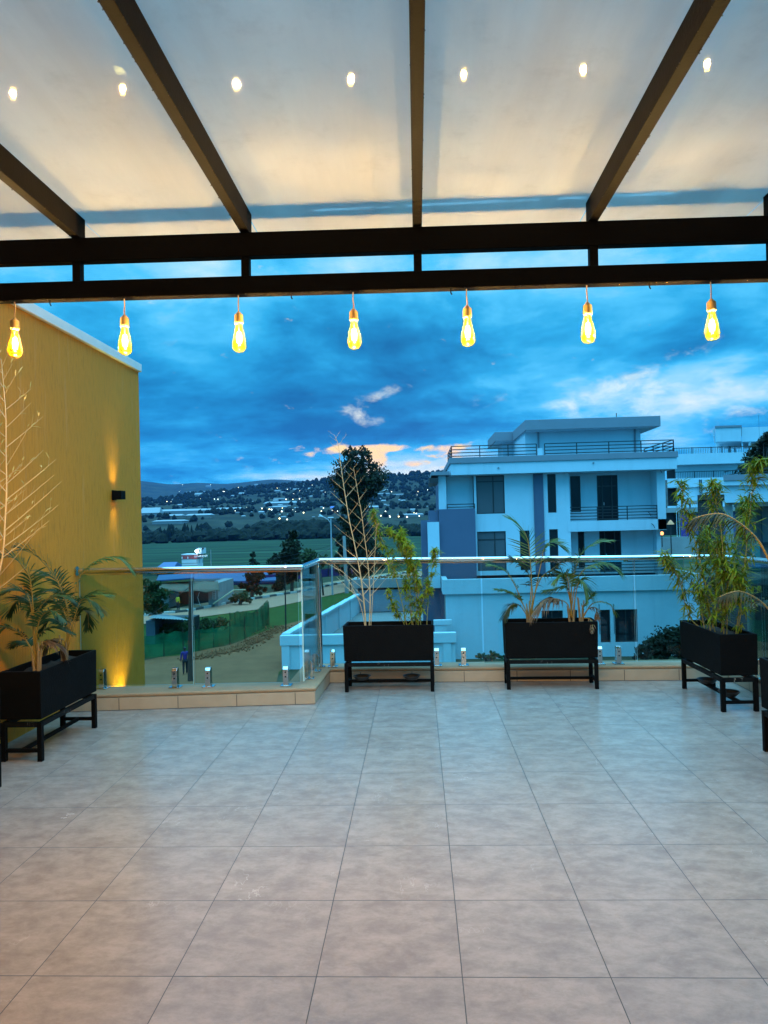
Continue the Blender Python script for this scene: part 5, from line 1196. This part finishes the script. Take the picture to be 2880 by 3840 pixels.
c_ = Z7(372, 1290, 66); w_ = (Z7(412, 0, 66).x-Z7(332, 0, 66).x)/2; h_ = Z7(0, 1238, 66).z-Z7(0, 1290, 66).z
MB().lathe([(w_, 0), (w_*.55, h_*.55), (0.001, h_)], (c_.x, 66, c_.z), 8).build('canopy', simple('orange_canvas', (0.75, 0.27, 0.12), .8), pr); MB().tube([(c_.x, 66, c_.z-3.2), (c_.x, 66, c_.z+h_)], .05, 6).build('pole', M['rail'], pr)
gl = empty('garden_lamp', Z7(282, 1390, 64)); tag(gl, 'small glowing orange garden lamp at the corner of the white building', 'lamp')
p = Z7(282, 1382, 64); MB().sphere(p, .16, 10, 6).build('globe', glow('orange_garden_lamp', (1, .35, .12), 3), gl); MB().tube([(p.x, p.y, p.z-1.2), (p.x, p.y, p.z-.15)], .04, 6).build('stand', M['rail'], gl)
ub = empty('brick_block', Z7(780, 1600, 40)); tag(ub, 'dark unfinished brick block with a flat concrete slab behind the tall bamboo', 'building')
br_m, t, out = mat('dark_bricks'); p_ = t.new('ShaderNodeBsdfPrincipled'); bk = t.new('ShaderNodeTexBrick'); cc = t.new('ShaderNodeTexCoord').outputs['Object']
t.put(bk.inputs['Vector'], t.mapv(cc, (1, 1, 1), rot=(math.pi/2, 0, 0))); bk.inputs['Scale'].default_value = 2.0; bk.inputs['Color1'].default_value = (.05, .035, .03, 1); bk.inputs['Color2'].default_value = (.03, .024, .022, 1); bk.inputs['Mortar'].default_value = (.07, .065, .06, 1)
t.L.new(bk.outputs[0], p_.inputs[0]); p_.inputs['Roughness'].default_value = .95; t.L.new(p_.outputs[0], out.inputs[0])
bxp(650, 1030, 930, 1640, 40, 4, 'brick_wall', br_m, ub); bxp(650, 985, 932, 1029, 39.9, 4.2, 'top_course', br_m, ub); bxp(518, 1045, 649, 1072, 39.8, 3, 'slab', M['concrete'], ub); bxp(562, 1074, 600, 1640, 40, .4, 'column', M['concrete'], ub)
bxp(796, 950, 874, 984, 40.3, .6, 'stub_column', br_m, ub)
nh = empty('roof_terrace_house', Z7(1200, 1600, 28)); tag(nh, 'pale house with a railed roof terrace cut off by the right edge of the photo', 'building')
bxp(918, 776, 2200, 800, 27.8, 9, 'coping', M['grey_cap'], nh); bxp(922, 801, 2200, 852, 27.85, 9, 'coping', M['white'], nh); bxp(930, 853, 2200, 1032, 28, 8.5, 'parapet', M['white'], nh)
bxp(1022, 1034, 2200, 1078, 29.2, 5, 'lintel', M['white'], nh); bxp(1040, 1079, 2200, 1900, 30, 4, 'recessed_wall', simple('dim_grey_wall', (.12, .13, .13), .8), nh); bxp(932, 1034, 1042, 1900, 28.3, 1.2, 'corner_pier', M['concrete'], nh)
bxp(1302, 1100, 1328, 1480, 29.8, .1, 'downpipe', M['frame'], nh); bxp(1330, 1476, 1700, 1492, 29.6, .3, 'ledge', M['frame'], nh)
bxp(1200, 1486, 1310, 1900, 29.4, .1, 'glass_screen', simple('teal_glass_screen', (.08, .19, .17), .2), nh)
q = MB(); a = Z7(952, 742, 28); b = Z7(1075, 690, 28); c2_ = Z7(1600, 640, 28); zb = Z7(0, 776, 28).z
for p in (a, b, Z7(1240, 680, 28), c2_): q.box(p.x-.02, p.x+.02, 28.1, 28.14, zb, a.z+.35*(p.x-a.x)/(c2_.x-a.x)+.02)
for dz in (0, -.14, -.27): q.bar((a.x, 28.12, a.z+dz), (c2_.x, 28.12, a.z+.35+dz), .03, .03)
q.build('railing', M['rail'], nh)
rb = empty('low_block', (17, 45.5, G0)); tag(rb, 'dark low wall and yard between the annex and the brick block', 'wall')
MB().box(16.3, 30, 48, 48.4, G0, -2.6).build('wall_face', br_m, rb)

# ================================================================ STREET SIDE, LEFT
M['blue_sheet'] = simple('bright_blue_roof_sheets', (0.02, 0.06, 0.16), 0.5, var=0.1, vscale=0.5)
M['purple'] = simple('purple_blue_hoarding', (0.016, 0.009, 0.09), 0.7, var=0.15, vscale=0.6)
M['tarp'] = simple('grey_green_tarpaulin', (0.11, 0.08, 0.05), 0.85, var=0.25, vscale=1.2, bump=0.5, bscale=4)
M['wood_pole'] = simple('weathered_pole_wood', (0.055, 0.035, 0.025), 0.9, 0, 0.2, 0.3, 4, 0.5, 30)
ws = empty('blue_warehouse', (-22, 104, G0)); tag(ws, 'low warehouse with a bright blue sheet roof beyond the shop', 'warehouse')
a, b, c, d = ay(716, 2182, 96), ay(1040, 2176, 96), ay(1040, 2140, 112), ay(700, 2128, 112)
q = MB(); q.add([a, b, c, d], [(0, 1, 2, 3)]); q.add([p-Vector((0, 0, .25)) for p in (a, b, c, d)], [(3, 2, 1, 0)]); q.add([a, b, b-Vector((0, 0, .25)), a-Vector((0, 0, .25))], [(3, 2, 1, 0)]); q.build('roof', M['blue_sheet'], ws)
MB().box(a.x+.3, b.x-.3, 96.5, 111, -8, min(a.z, b.z)-.3).build('walls', simple('dull_blue_wall', (.06, .09, .24), .8), ws)
hd = empty('hoarding', (-16, 103, G0)); tag(hd, 'purple blue site hoarding behind the roadside trees', 'fence')
p0, p1 = ay(985, 2206, 100), ay(1345, 2180, 112)
q = MB(); q.extrude([(p0.x, 100, -8), (p1.x, 112, -8), (p1.x, 112, ay(1345, 2120, 112).z), (p0.x, 100, ay(985, 2158, 100).z)], (0.05, 0.15, 0)); q.build('panels', M['purple'], hd)
for k in range(7): t_ = k/6; x, y = p0.x+(p1.x-p0.x)*t_, 100+12*t_; MB().box(x-.06, x+.06, y-.16, y-.04, -8, -4.3).build('post', M['frame'], hd)
hut = empty('blue_hut', ay(612, 2160, 120)); tag(hut, 'small hut with a blue pitched roof at the edge of the green field', 'hut')
a, b = ay(580, 2134, 120), ay(648, 2113, 120); q = MB(); ym = 122
q.add([(a.x, 120, a.z), (b.x, 120, a.z), (b.x-.2, ym+1, b.z+.1), (a.x+.5, ym+1, b.z+.1), (b.x, 126, a.z), (a.x, 126, a.z)], [(0, 1, 2, 3), (3, 2, 4, 5), (0, 3, 5), (1, 4, 2)]); q.build('roof', M['blue_sheet'], hut); MB().box(a.x+.2, b.x-.2, 120.3, 125.7, -9, a.z-.02).build('walls', M['frame'], hut)
# concrete mixing tower with red sign band
tw = empty('mixing_tower', ay(711, 2170, 118)); tag(tw, 'white boxy mixing tower with a red lettered band beside the glaring floodlight', 'tower')
def T(x, y, Y=118): return ay(x, y, Y)
xa, xb = T(681.5, 2100).x, T(741, 2100).x; zz_ = lambda y: T(711, y).z
tm2 = simple('white_cladding_panels', (0.5, 0.51, 0.51), 0.6, var=0.05, vscale=0.4)
MB().box(xa, xb, 118, 121, -10, zz_(2097)).build('body', tm2, tw)
MB().box(xa-.02, xb+.02, 117.93, 121.05, zz_(2096.5), zz_(2081.5)).build('sign_band', simple('red_sign_band', (0.33, 0.05, 0.05), .6), tw)
MB().box(xa-.05, xb+.05, 117.9, 121.1, zz_(2081), zz_(2078)).build('deck', tm2, tw)
MB().box(T(689, 0).x, T(709, 0).x, 118.1, 120, zz_(2077.6), zz_(2057)).build('upper_box', tm2, tw); MB().box(T(710, 0).x, xb, 118.3, 120.5, zz_(2077.6), zz_(2057.5)).build('upper_box', tm2, tw); MB().box(T(680.5, 0).x, T(688, 0).x, 118.4, 120, zz_(2077.6), zz_(2063)).build('upper_box', M['concrete'], tw)
q = MB()
for z in (2112.5, 2121): q.box(xa, xb, 117.985, 117.999, zz_(z)-.03, zz_(z)+.03)
for x in (692, 702, 713): q.box(T(x, 0).x-.03, T(x, 0).x+.03, 117.982, 117.998, zz_(2112), zz_(2098))
q.build('panel_joints', M['frame'], tw)
q = MB(); q.sphere((T(700, 0).x, 117.99, zz_(2066)), .12, 6, 4); q.sphere((T(691, 0).x, 118.3, zz_(2057)), .22, 6, 4); q.sphere((T(712, 0).x, 118.3, zz_(2058)), .22, 6, 4); q.build('fittings', M['frame'], tw)
wm = simple('white_lettering', (.75, .72, .7), .6)
def text(s, x, z, size, Y, root, m_):
    cu = bpy.data.curves.new('lettering', 'FONT'); cu.body = s; cu.size = size; cu.extrude = 0.004; cu.align_x = 'CENTER'
    o_ = bpy.data.objects.new('tmp', cu); COL.objects.link(o_); bpy.context.view_layer.update()
    me = bpy.data.meshes.new_from_object(o_.evaluated_get(bpy.context.evaluated_depsgraph_get())); bpy.data.objects.remove(o_); bpy.data.curves.remove(cu)
    vv = [(v.co.x+x, Y-v.co.z, v.co.y+z) for v in me.vertices]; ff = [tuple(p.vertices) for p in me.polygons]; bpy.data.meshes.remove(me)
    q = MB(); q.add(vv, ff); return q.build('lettering', m_, root)
text('SANY', T(694.5, 0).x, zz_(2091), .44, 117.92, tw, wm); text('SANY', T(718, 0).x, zz_(2091), .56, 117.92, tw, wm)
for x in (683.5, 705): q = MB(); p = T(x, 2092); q.extrude([(p.x-.12, 117.91, p.z-.1), (p.x+.12, 117.91, p.z-.1), (p.x, 117.91, p.z+.28)], (0, .012, 0)); q.build('logo_mark', wm, tw)
fl2 = empty('flood_light', T(743, 2165, 117)); tag(fl2, 'glaring white floodlight on a pole at the corner of the mixing tower', 'floodlight')
p = T(738.5, 2067, 117); MB().tube([(T(744, 0, 117).x, 117, -9), (T(744, 0, 117).x, 117, p.z+.2)], .07, 6).build('pole', M['pole'], fl2)
MB().lathe([(.001, -.28), (.22, -.1), (.25, .1), (.001, .22)], (p.x, 116.9, p.z), 12).build('lamp_head', glow('floodlight_glare', (0.85, 1.0, 0.95), 25), fl2)
l = bpy.data.lights.new('flood_light_lamp', 'POINT'); l.energy = 25; l.color = (.8, 1, .92); l.shadow_soft_size = .3; o = bpy.data.objects.new('flood_light_lamp', l); COL.objects.link(o); o.location = (p.x+.1, 116.2, p.z)
# shop
sh = empty('roadside_shop', ay(790, 2290, 69)); tag(sh, 'roadside shop with a sagging grey tarpaulin awning over a dark open front', 'shop')
def S(u, v, Y): return ay(540+u/4.1475, 2120+v/4.1475, Y)
a, b = S(200, 700, 71), S(1150, 240, 71)
MB().box(a.x, S(380, 0, 71).x, 71, 77, G0, S(0, 260, 71).z).build('wall', M['concrete'], sh); MB().box(S(990, 0, 71).x, b.x, 71, 77, G0, S(0, 300, 71).z).build('wall', M['concrete'], sh)
MB().box(S(381, 0, 71).x, S(989, 0, 71).x, 74, 77, G0, S(0, 300, 71).z).build('interior_shade_block', M['frame'], sh)  # unlit depth of the shop put in as a solid black block
q = MB(); n = 14
for i in range(n+1):
    u = 200+950*i/n
    for j, (v, Y) in enumerate(((248, 71.2), (300, 70.4), (360, 69.5), (405+14*math.sin(i*1.3), 68.9))): q.v.append(tuple(S(u+(u-640)*.02*j, v+5*math.sin(i*2.1+j), Y)))
for i in range(n):
    for j in range(3): a_ = i*4+j; q.f.append((a_, a_+1, a_+5, a_+4))
aw = q.build('awning', M['tarp'], sh, smooth=180); sl = aw.modifiers.new('solid', 'SOLIDIFY'); sl.thickness = .03
q = MB(); a1, a2, a3, a4 = S(190, 235, 70.5), S(775, 190, 70.5), S(790, 120, 78), S(230, 150, 78); q.add([a1, a2, a3, a4]+[p-Vector((0, 0, .12)) for p in (a1, a2, a3, a4)], [(0, 1, 2, 3), (7, 6, 5, 4), (0, 4, 5, 1), (1, 5, 6, 2)]); q.build('roof_sheet', M['blue_sheet'], sh)
q = MB(); q.add([S(200, 238, 70.6), S(770, 193, 70.6), S(770, 245, 70.6), S(200, 275, 70.6)], [(0, 1, 2, 3)]); fs = q.build('fascia', simple('mossy_fascia', (.14, .13, .05), .9, var=.4, vscale=2), sh); fs.modifiers.new('solid', 'SOLIDIFY').thickness = .06
q = MB(); x0, x1 = S(1062, 0, 70.9).x, S(1102, 0, 70.9).x; zt_, zb_ = S(0, 400, 70.9).z, S(0, 545, 70.9).z
for k in range(6): z = zb_+(zt_-zb_)*k/5; q.box(x0, x1, 70.86, 70.94, z-.03, z+.03)
q.box(x0-.04, x0, 70.86, 70.94, zb_, zt_); q.box(x1, x1+.04, 70.86, 70.94, zb_, zt_); q.build('white_lattice', tm2, sh)
def prop(label, pts, r, m_, name, cat):
    b = Vector(pts[0]); o_ = MB().tube(pts, r, 8).build(name, m_, None); return tag(o_, label, cat)
prop('pale plank leaning from the ground up to the wall right of the shop', [S(1075, 600, 69.5), S(1395, 385, 71), S(1580, 380, 72)], .07, simple('pale_plank', (.42, .33, .2), .8), 'plank', 'plank')
q = MB().tube([S(835, 500, 70), S(875, 630, 70)], .03, 5); q.tube([S(860, 420, 70), S(835, 500, 70)], .03, 5); q.tube([S(760, 600, 70), S(880, 610, 70)], .025, 5); tag(q.build('display_frame', tm2), 'thin white metal display frame standing in the dark shop front', 'frame')
# shack with corrugated sheet roof
sk = empty('tin_shack', ay(610, 2400, 49)); tag(sk, 'low shack with pale corrugated roof sheets, behind the net fence at the wall edge', 'shack')
def corr(p00, p10, p11, p01, n, amp):
    q = MB()
    for i in range(n+1):
        t_ = i/n; a = Vector(p00).lerp(Vector(p10), t_); b = Vector(p01).lerp(Vector(p11), t_); h = amp*math.sin(i*math.pi/1.5)
        q.v += [tuple(a+Vector((0, 0, h))), tuple(b+Vector((0, 0, h)))]
    for i in range(n): q.f.append((2*i, 2*i+2, 2*i+3, 2*i+1))
    return q
o = corr(S(70, 815, 48.5), S(690, 850, 48.5), S(350, 765, 53), S(150, 772, 53), 40, .03).build('roof_sheets', M['h_roof2'], sk); o.modifiers.new('solid', 'SOLIDIFY').thickness = .012
MB().box(S(10, 0, 49).x, S(150, 0, 49).x, 49, 52, G0, S(0, 865, 49).z).build('walls', simple('blue_grey_shack_wall', (.06, .075, .10), .85), sk); MB().box(S(151, 0, 49).x, S(640, 0, 49).x, 50.5, 52, G0, S(0, 870, 49).z).build('rear_wall', M['frame'], sk)
# green net fence
nm, t, out = mat('green_shade_net'); d = t.new('ShaderNodeBsdfDiffuse'); tr = t.new('ShaderNodeBsdfTransparent'); tl = t.new('ShaderNodeBsdfTranslucent')
cc = t.new('ShaderNodeTexCoord').outputs['Object']; c = t.mix(t.smooth(t.noise(cc, .7, 4), .35, .65), (.008, .07, .035), (.015, .17, .075)); t.put(d.inputs[0], c); t.put(tl.inputs[0], c)
m1 = t.new('ShaderNodeMixShader'); m1.inputs[0].default_value = .35; t.L.new(d.outputs[0], m1.inputs[1]); t.L.new(tl.outputs[0], m1.inputs[2])
m2 = t.new('ShaderNodeMixShader'); t.put(m2.inputs[0], t.math('MULTIPLY_ADD', t.noise(cc, 2.5, 4), .3, .12)); t.L.new(m1.outputs[0], m2.inputs[1]); t.L.new(tr.outputs[0], m2.inputs[2]); t.L.new(m2.outputs[0], out.inputs[0])
def net(label, line, hs, seed):
    r_ = empty('net_fence', (line[0][0], line[0][1], G0)); tag(r_, label, 'fence'); rg = random.Random(seed); P = crom([(p[0], p[1], G0+.05) for p in line], 40); q = MB()
    for i, p in enumerate(P):
        h = pw([(k/(len(hs)-1), v) for k, v in enumerate(hs)], i/40)+.06*math.sin(i*1.7)
        for j in range(5):
            t_ = j/4; q.v.append((p.x+.10*math.sin(i*.9+j), p.y+.12*math.sin(i*1.3+j*.7)*t_, p.z+h*t_))
    for i in range(40):
        for j in range(4): a = i*5+j; q.f.append((a, a+5, a+6, a+1))
    q.build('net', nm, r_, smooth=180)
    for i in range(0, 41, 5): p = P[i]; MB().tube([(p.x, p.y+.1, G0), (p.x, p.y+.1, G0+hs[0]*1.1+.05)], .035, 6).build('stake', M['wood_pole'], r_)
def gz(x, y): p = az(x, y, G0); return (p.x, p.y)
net('near green shade net fence sagging beside the dirt track', [gz(520, 2482), gz(640, 2460), gz(726, 2447), gz(800, 2432), gz(881, 2415), gz(950, 2380), gz(1008, 2345)], [1.45, 1.4, 1.35, 1.3, 1.25, 1.5, 1.95], 1)
net('brighter green shade net behind the near net fence', [gz(862, 2352), gz(900, 2352), gz(950, 2352), gz(985, 2350), gz(1004, 2344)], [1.0, 1.2, 1.1, 1.5, 2.0], 2)
# rubble berm at the track edge
rg = random.Random(4); q = MB(); L_ = [gz(700, 2470), gz(800, 2450), gz(890, 2428), gz(960, 2395), gz(1040, 2350)]
for k in range(1100):
    t_ = rg.random()*3.999; i = int(t_); a, b = Vector(L_[i]), Vector(L_[i+1]); p = a.lerp(b, t_-i); s_ = rg.uniform(.015, .075); q.sphere((p.x+rg.gauss(.4, .4), p.y-rg.uniform(0, 1.0), G0+.06+rg.uniform(0, .1)), s_, 6, 4)
tag(q.build('rubble', M['dirt']), 'loose earth and rubble heaped along the foot of the net fence', 'rubble', kind='stuff')
# poles and lamps
def pole(label, x, y_top, y_base, r, m_, name='utility_pole', Y=None, lean=0.0):
    b = az(x, y_base, G0) if Y is None else Vector((ay(x, y_base, Y).x, Y, G0)); t_ = ay(x+lean, y_top, b.y); o_ = MB().tube([b, (b.lerp(t_, .5)), t_], [r*1.15, r, r*.85], 9).build(name, m_, None, smooth=60); return tag(o_, label, 'pole'), b, t_
u1 = pole('stout dark wooden pole on the dirt track, left of the middle of the left railing', 714, 2178, 2556, .125, M['wood_pole'], lean=2)
u2 = pole('grey concrete pole right of the big tree foot, beside the road', 1300, 2010, 2225, .20, M['concrete'], lean=-10)
u3 = pole('thin dark post on the verge before the boundary wall corner', 1072, 2110, 2368, .05, M['frame'], lean=-4)
u4 = pole('leaning thin wooden stay pole beside the road', 1213, 2150, 2235, .10, M['wood_pole'], lean=-10)
u5 = pole('thin post at the roadside left of the grey gate beam', 1315, 2165, 2215, .06, M['frame'])
sl_ = empty('street_lamp', az(1247, 2232, G0)); tag(sl_, 'slim grey street lamp with a curved arm before the big dark tree', 'street lamp'); b = Vector(sl_.location); Yl = b.y
MB().tube([b, ay(1243, 2060, Yl), ay(1240.5, 1945, Yl)], [.10, .085, .06], 10).build('pole', simple('galvanised_steel', (.30, .33, .36), .5, .3), sl_, smooth=60)
arm = [ay(1242, 1985, Yl), ay(1239, 1960, Yl), ay(1231, 1949, Yl), ay(1218, 1941, Yl), ay(1209, 1937, Yl)]; MB().tube(arm, .045, 8).build('arm', simple('galvanised_arm', (.30, .33, .36), .5, .3), sl_, smooth=60)
h0, h1 = ay(1210, 1938, Yl), ay(1198, 1930, Yl); MB().bar(h0, h1, .28, .14).build('lamp_head', simple('pale_lamp_head', (.6, .62, .62), .5), sl_, bevel=.03)
def wire(name, label, a, b, sag, r=.014):
    a, b = Vector(a), Vector(b); return tag(MB().tube([a.lerp(b, k/16)-Vector((0, 0, sag*4*(k/16)*(1-k/16))) for k in range(17)], r, 4).build(name, M['frame']), label, 'cable')
wire('overhead_cable', 'overhead cable from the left over the field to the concrete pole, upper one', ay(480, 2128, 70), ay(1295, 2030, 82), 1.0, .02)
wire('overhead_cable', 'overhead cable from the left over the field to the concrete pole, lower one', ay(480, 2138, 70), ay(1295, 2040, 82), 1.2, .02)
wire('guy_wire', 'guy wire slanting down from the stout wooden pole to the left', ay(712, 2200, 37.3), ay(556, 2310, 42), .05, .02)
wire('guy_wire', 'guy wire slanting down left of the concrete pole', ay(1290, 2015, 82), ay(1150, 2120, 78), .0, .025)
# ================================================================ PEOPLE
def skin_mesh(name, joints, bones, m_, parent, sub=1):
    me = bpy.data.meshes.new(name); ks = list(joints); me.from_pydata([joints[k][0] for k in ks], [(ks.index(a), ks.index(b)) for a, b in bones], []); me.update()
    o_ = bpy.data.objects.new(name, me); COL.objects.link(o_); o_.parent = parent; me.materials.append(m_)
    sk_ = o_.modifiers.new('skin', 'SKIN'); sk_.use_smooth_shade = True
    if not me.skin_vertices: return o_
    for i, k in enumerate(ks): r = joints[k][1]; me.skin_vertices[0].data[i].radius = r if isinstance(r, tuple) else (r, r)
    for d_ in me.skin_vertices[0].data: d_.use_root = False
    me.skin_vertices[0].data[0].use_root = True
    s_ = o_.modifiers.new('sub', 'SUBSURF'); s_.levels = sub; s_.render_levels = sub; return o_
def person(loc, rz, H, label, top, bottom, skin, stride=0.12):
    r_ = empty('person', loc, rz); tag(r_, label, 'person'); k = H/1.72
    J = {'pelvis': ((0, 0, .93), (.13, .10)), 'waist': ((0, 0, 1.08), (.125, .095)), 'chest': ((0, .01, 1.28), (.155, .11)), 'neck0': ((0, 0, 1.43), .06), 'neck': ((0, -.01, 1.49), .052), 'head0': ((0, -.015, 1.56), (.072, .085)), 'head': ((0, -.01, 1.64), (.078, .095)), 'crown': ((0, 0, 1.70), (.055, .07)), 'nose': ((0, -.105, 1.60), .012)}
    B = [('pelvis', 'waist'), ('waist', 'chest'), ('chest', 'neck0'), ('neck0', 'neck'), ('neck', 'head0'), ('head0', 'head'), ('head', 'crown'), ('head0', 'nose')]
    for s_, n in ((-1, 'l'), (1, 'r')):
        st = stride*s_
        J.update({n+'hip': ((s_*.09, 0, .88), .085), n+'knee': ((s_*.10, -.03+st*.5, .48), .055), n+'ank': ((s_*.10, st, .09), .038), n+'toe': ((s_*.115, st-.16, .03), .032), n+'sho': ((s_*.18, 0, 1.40), .058), n+'elb': ((s_*.235, .02-st*.4, 1.12), .042), n+'wri': ((s_*.245, -.05-st*.9, .87), .028), n+'palm': ((s_*.245, -.06-st, .80), (.022, .035))})
        B += [('pelvis', n+'hip'), (n+'hip', n+'knee'), (n+'knee', n+'ank'), (n+'ank', n+'toe'), ('neck0', n+'sho'), (n+'sho', n+'elb'), (n+'elb', n+'wri'), (n+'wri', n+'palm')]
        for f in range(4):
            y = -.06-st+(f-1.5)*.018; J[n+'f%d' % f] = ((s_*.244, y, .755), .0085); J[n+'g%d' % f] = ((s_*.236, y, .715+.012*abs(f-1.5)), .0075); B += [(n+'palm', n+'f%d' % f), (n+'f%d' % f, n+'g%d' % f)]
        J[n+'th'] = ((s_*.225, -.105-st, .80), .009); J[n+'ti'] = ((s_*.215, -.115-st, .765), .008); B += [(n+'wri', n+'th'), (n+'th', n+'ti')]
    sc_ = lambda q, g_=0: {a: (tuple(c*k for c in p), (tuple((x+g_)*k for x in r) if isinstance(r, tuple) else (r+g_)*k)) for a, (p, r) in q.items()}
    skin_mesh('body', sc_(J), B, skin, r_)
    tj = ['waist', 'pelvis', 'chest', 'neck0', 'lsho', 'rsho', 'lelb', 'relb', 'lwri', 'rwri']; skin_mesh('shirt', sc_({a: J[a] for a in tj}, .014), [('pelvis', 'waist'), ('waist', 'chest'), ('chest', 'neck0'), ('neck0', 'lsho'), ('neck0', 'rsho'), ('lsho', 'lelb'), ('rsho', 'relb'), ('lelb', 'lwri'), ('relb', 'rwri')], top, r_)
    tj = ['pelvis', 'lhip', 'rhip', 'lknee', 'rknee', 'lank', 'rank']; skin_mesh('trousers', sc_({a: J[a] for a in tj}, .018), [('pelvis', 'lhip'), ('pelvis', 'rhip'), ('lhip', 'lknee'), ('rhip', 'rknee'), ('lknee', 'lank'), ('rknee', 'rank')], bottom, r_)
    MB().lathe([(.086*k, 1.63*k), (.088*k, 1.67*k), (.07*k, 1.725*k), (.001, 1.75*k)], (0, .008*k, 0), 12).build('hair', M['frame'], r_, smooth=180, local=True)
    for s_ in (-1, 1): MB().sphere((s_*.03*k, -.093*k, 1.63*k), .009*k, 6, 4).build('eye', tm2, r_, local=True)
    MB().box(-.022*k, .022*k, -.094*k, -.086*k, 1.553*k, 1.561*k).build('mouth', simple('lips', (.09, .035, .03), .6), r_, local=True)
    return r_
skn = simple('dark_skin', (.055, .03, .02), .6)
pp_ = az(695, 2532, G0); person((pp_.x, pp_.y, G0+.04), R(200), 1.47, 'person in dark purple top and black trousers walking beside the wooden pole', simple('dark_purple_cloth', (.045, .02, .16), .9), simple('black_cloth', (.012, .012, .014), .9), skn, .10)
p2 = az(668, 2298, G0); person((p2.x, p2.y, G0+.1), R(150), 1.6, 'person in a yellow top standing before the dark shop front', simple('yellow_cloth', (.55, .38, .02), .9), simple('dark_cloth', (.02, .02, .025), .9), skn, .03)

# ================================================================ EVENING AIR
HAZE = 3.2e-5
if HAZE:
    hz, t, out = mat('evening_haze'); pv = t.new('ShaderNodeVolumePrincipled'); pv.inputs['Color'].default_value = (.10, .34, .85, 1); pv.inputs['Density'].default_value = HAZE; pv.inputs['Anisotropy'].default_value = 0.2
    t.L.new(pv.outputs[0], out.inputs['Volume'])
    h_ = MB().box(-9800, 9800, -60, 9800, -320, 900).build('haze', hz); tag(h_, kind='stuff', label='blue evening haze over the valley')
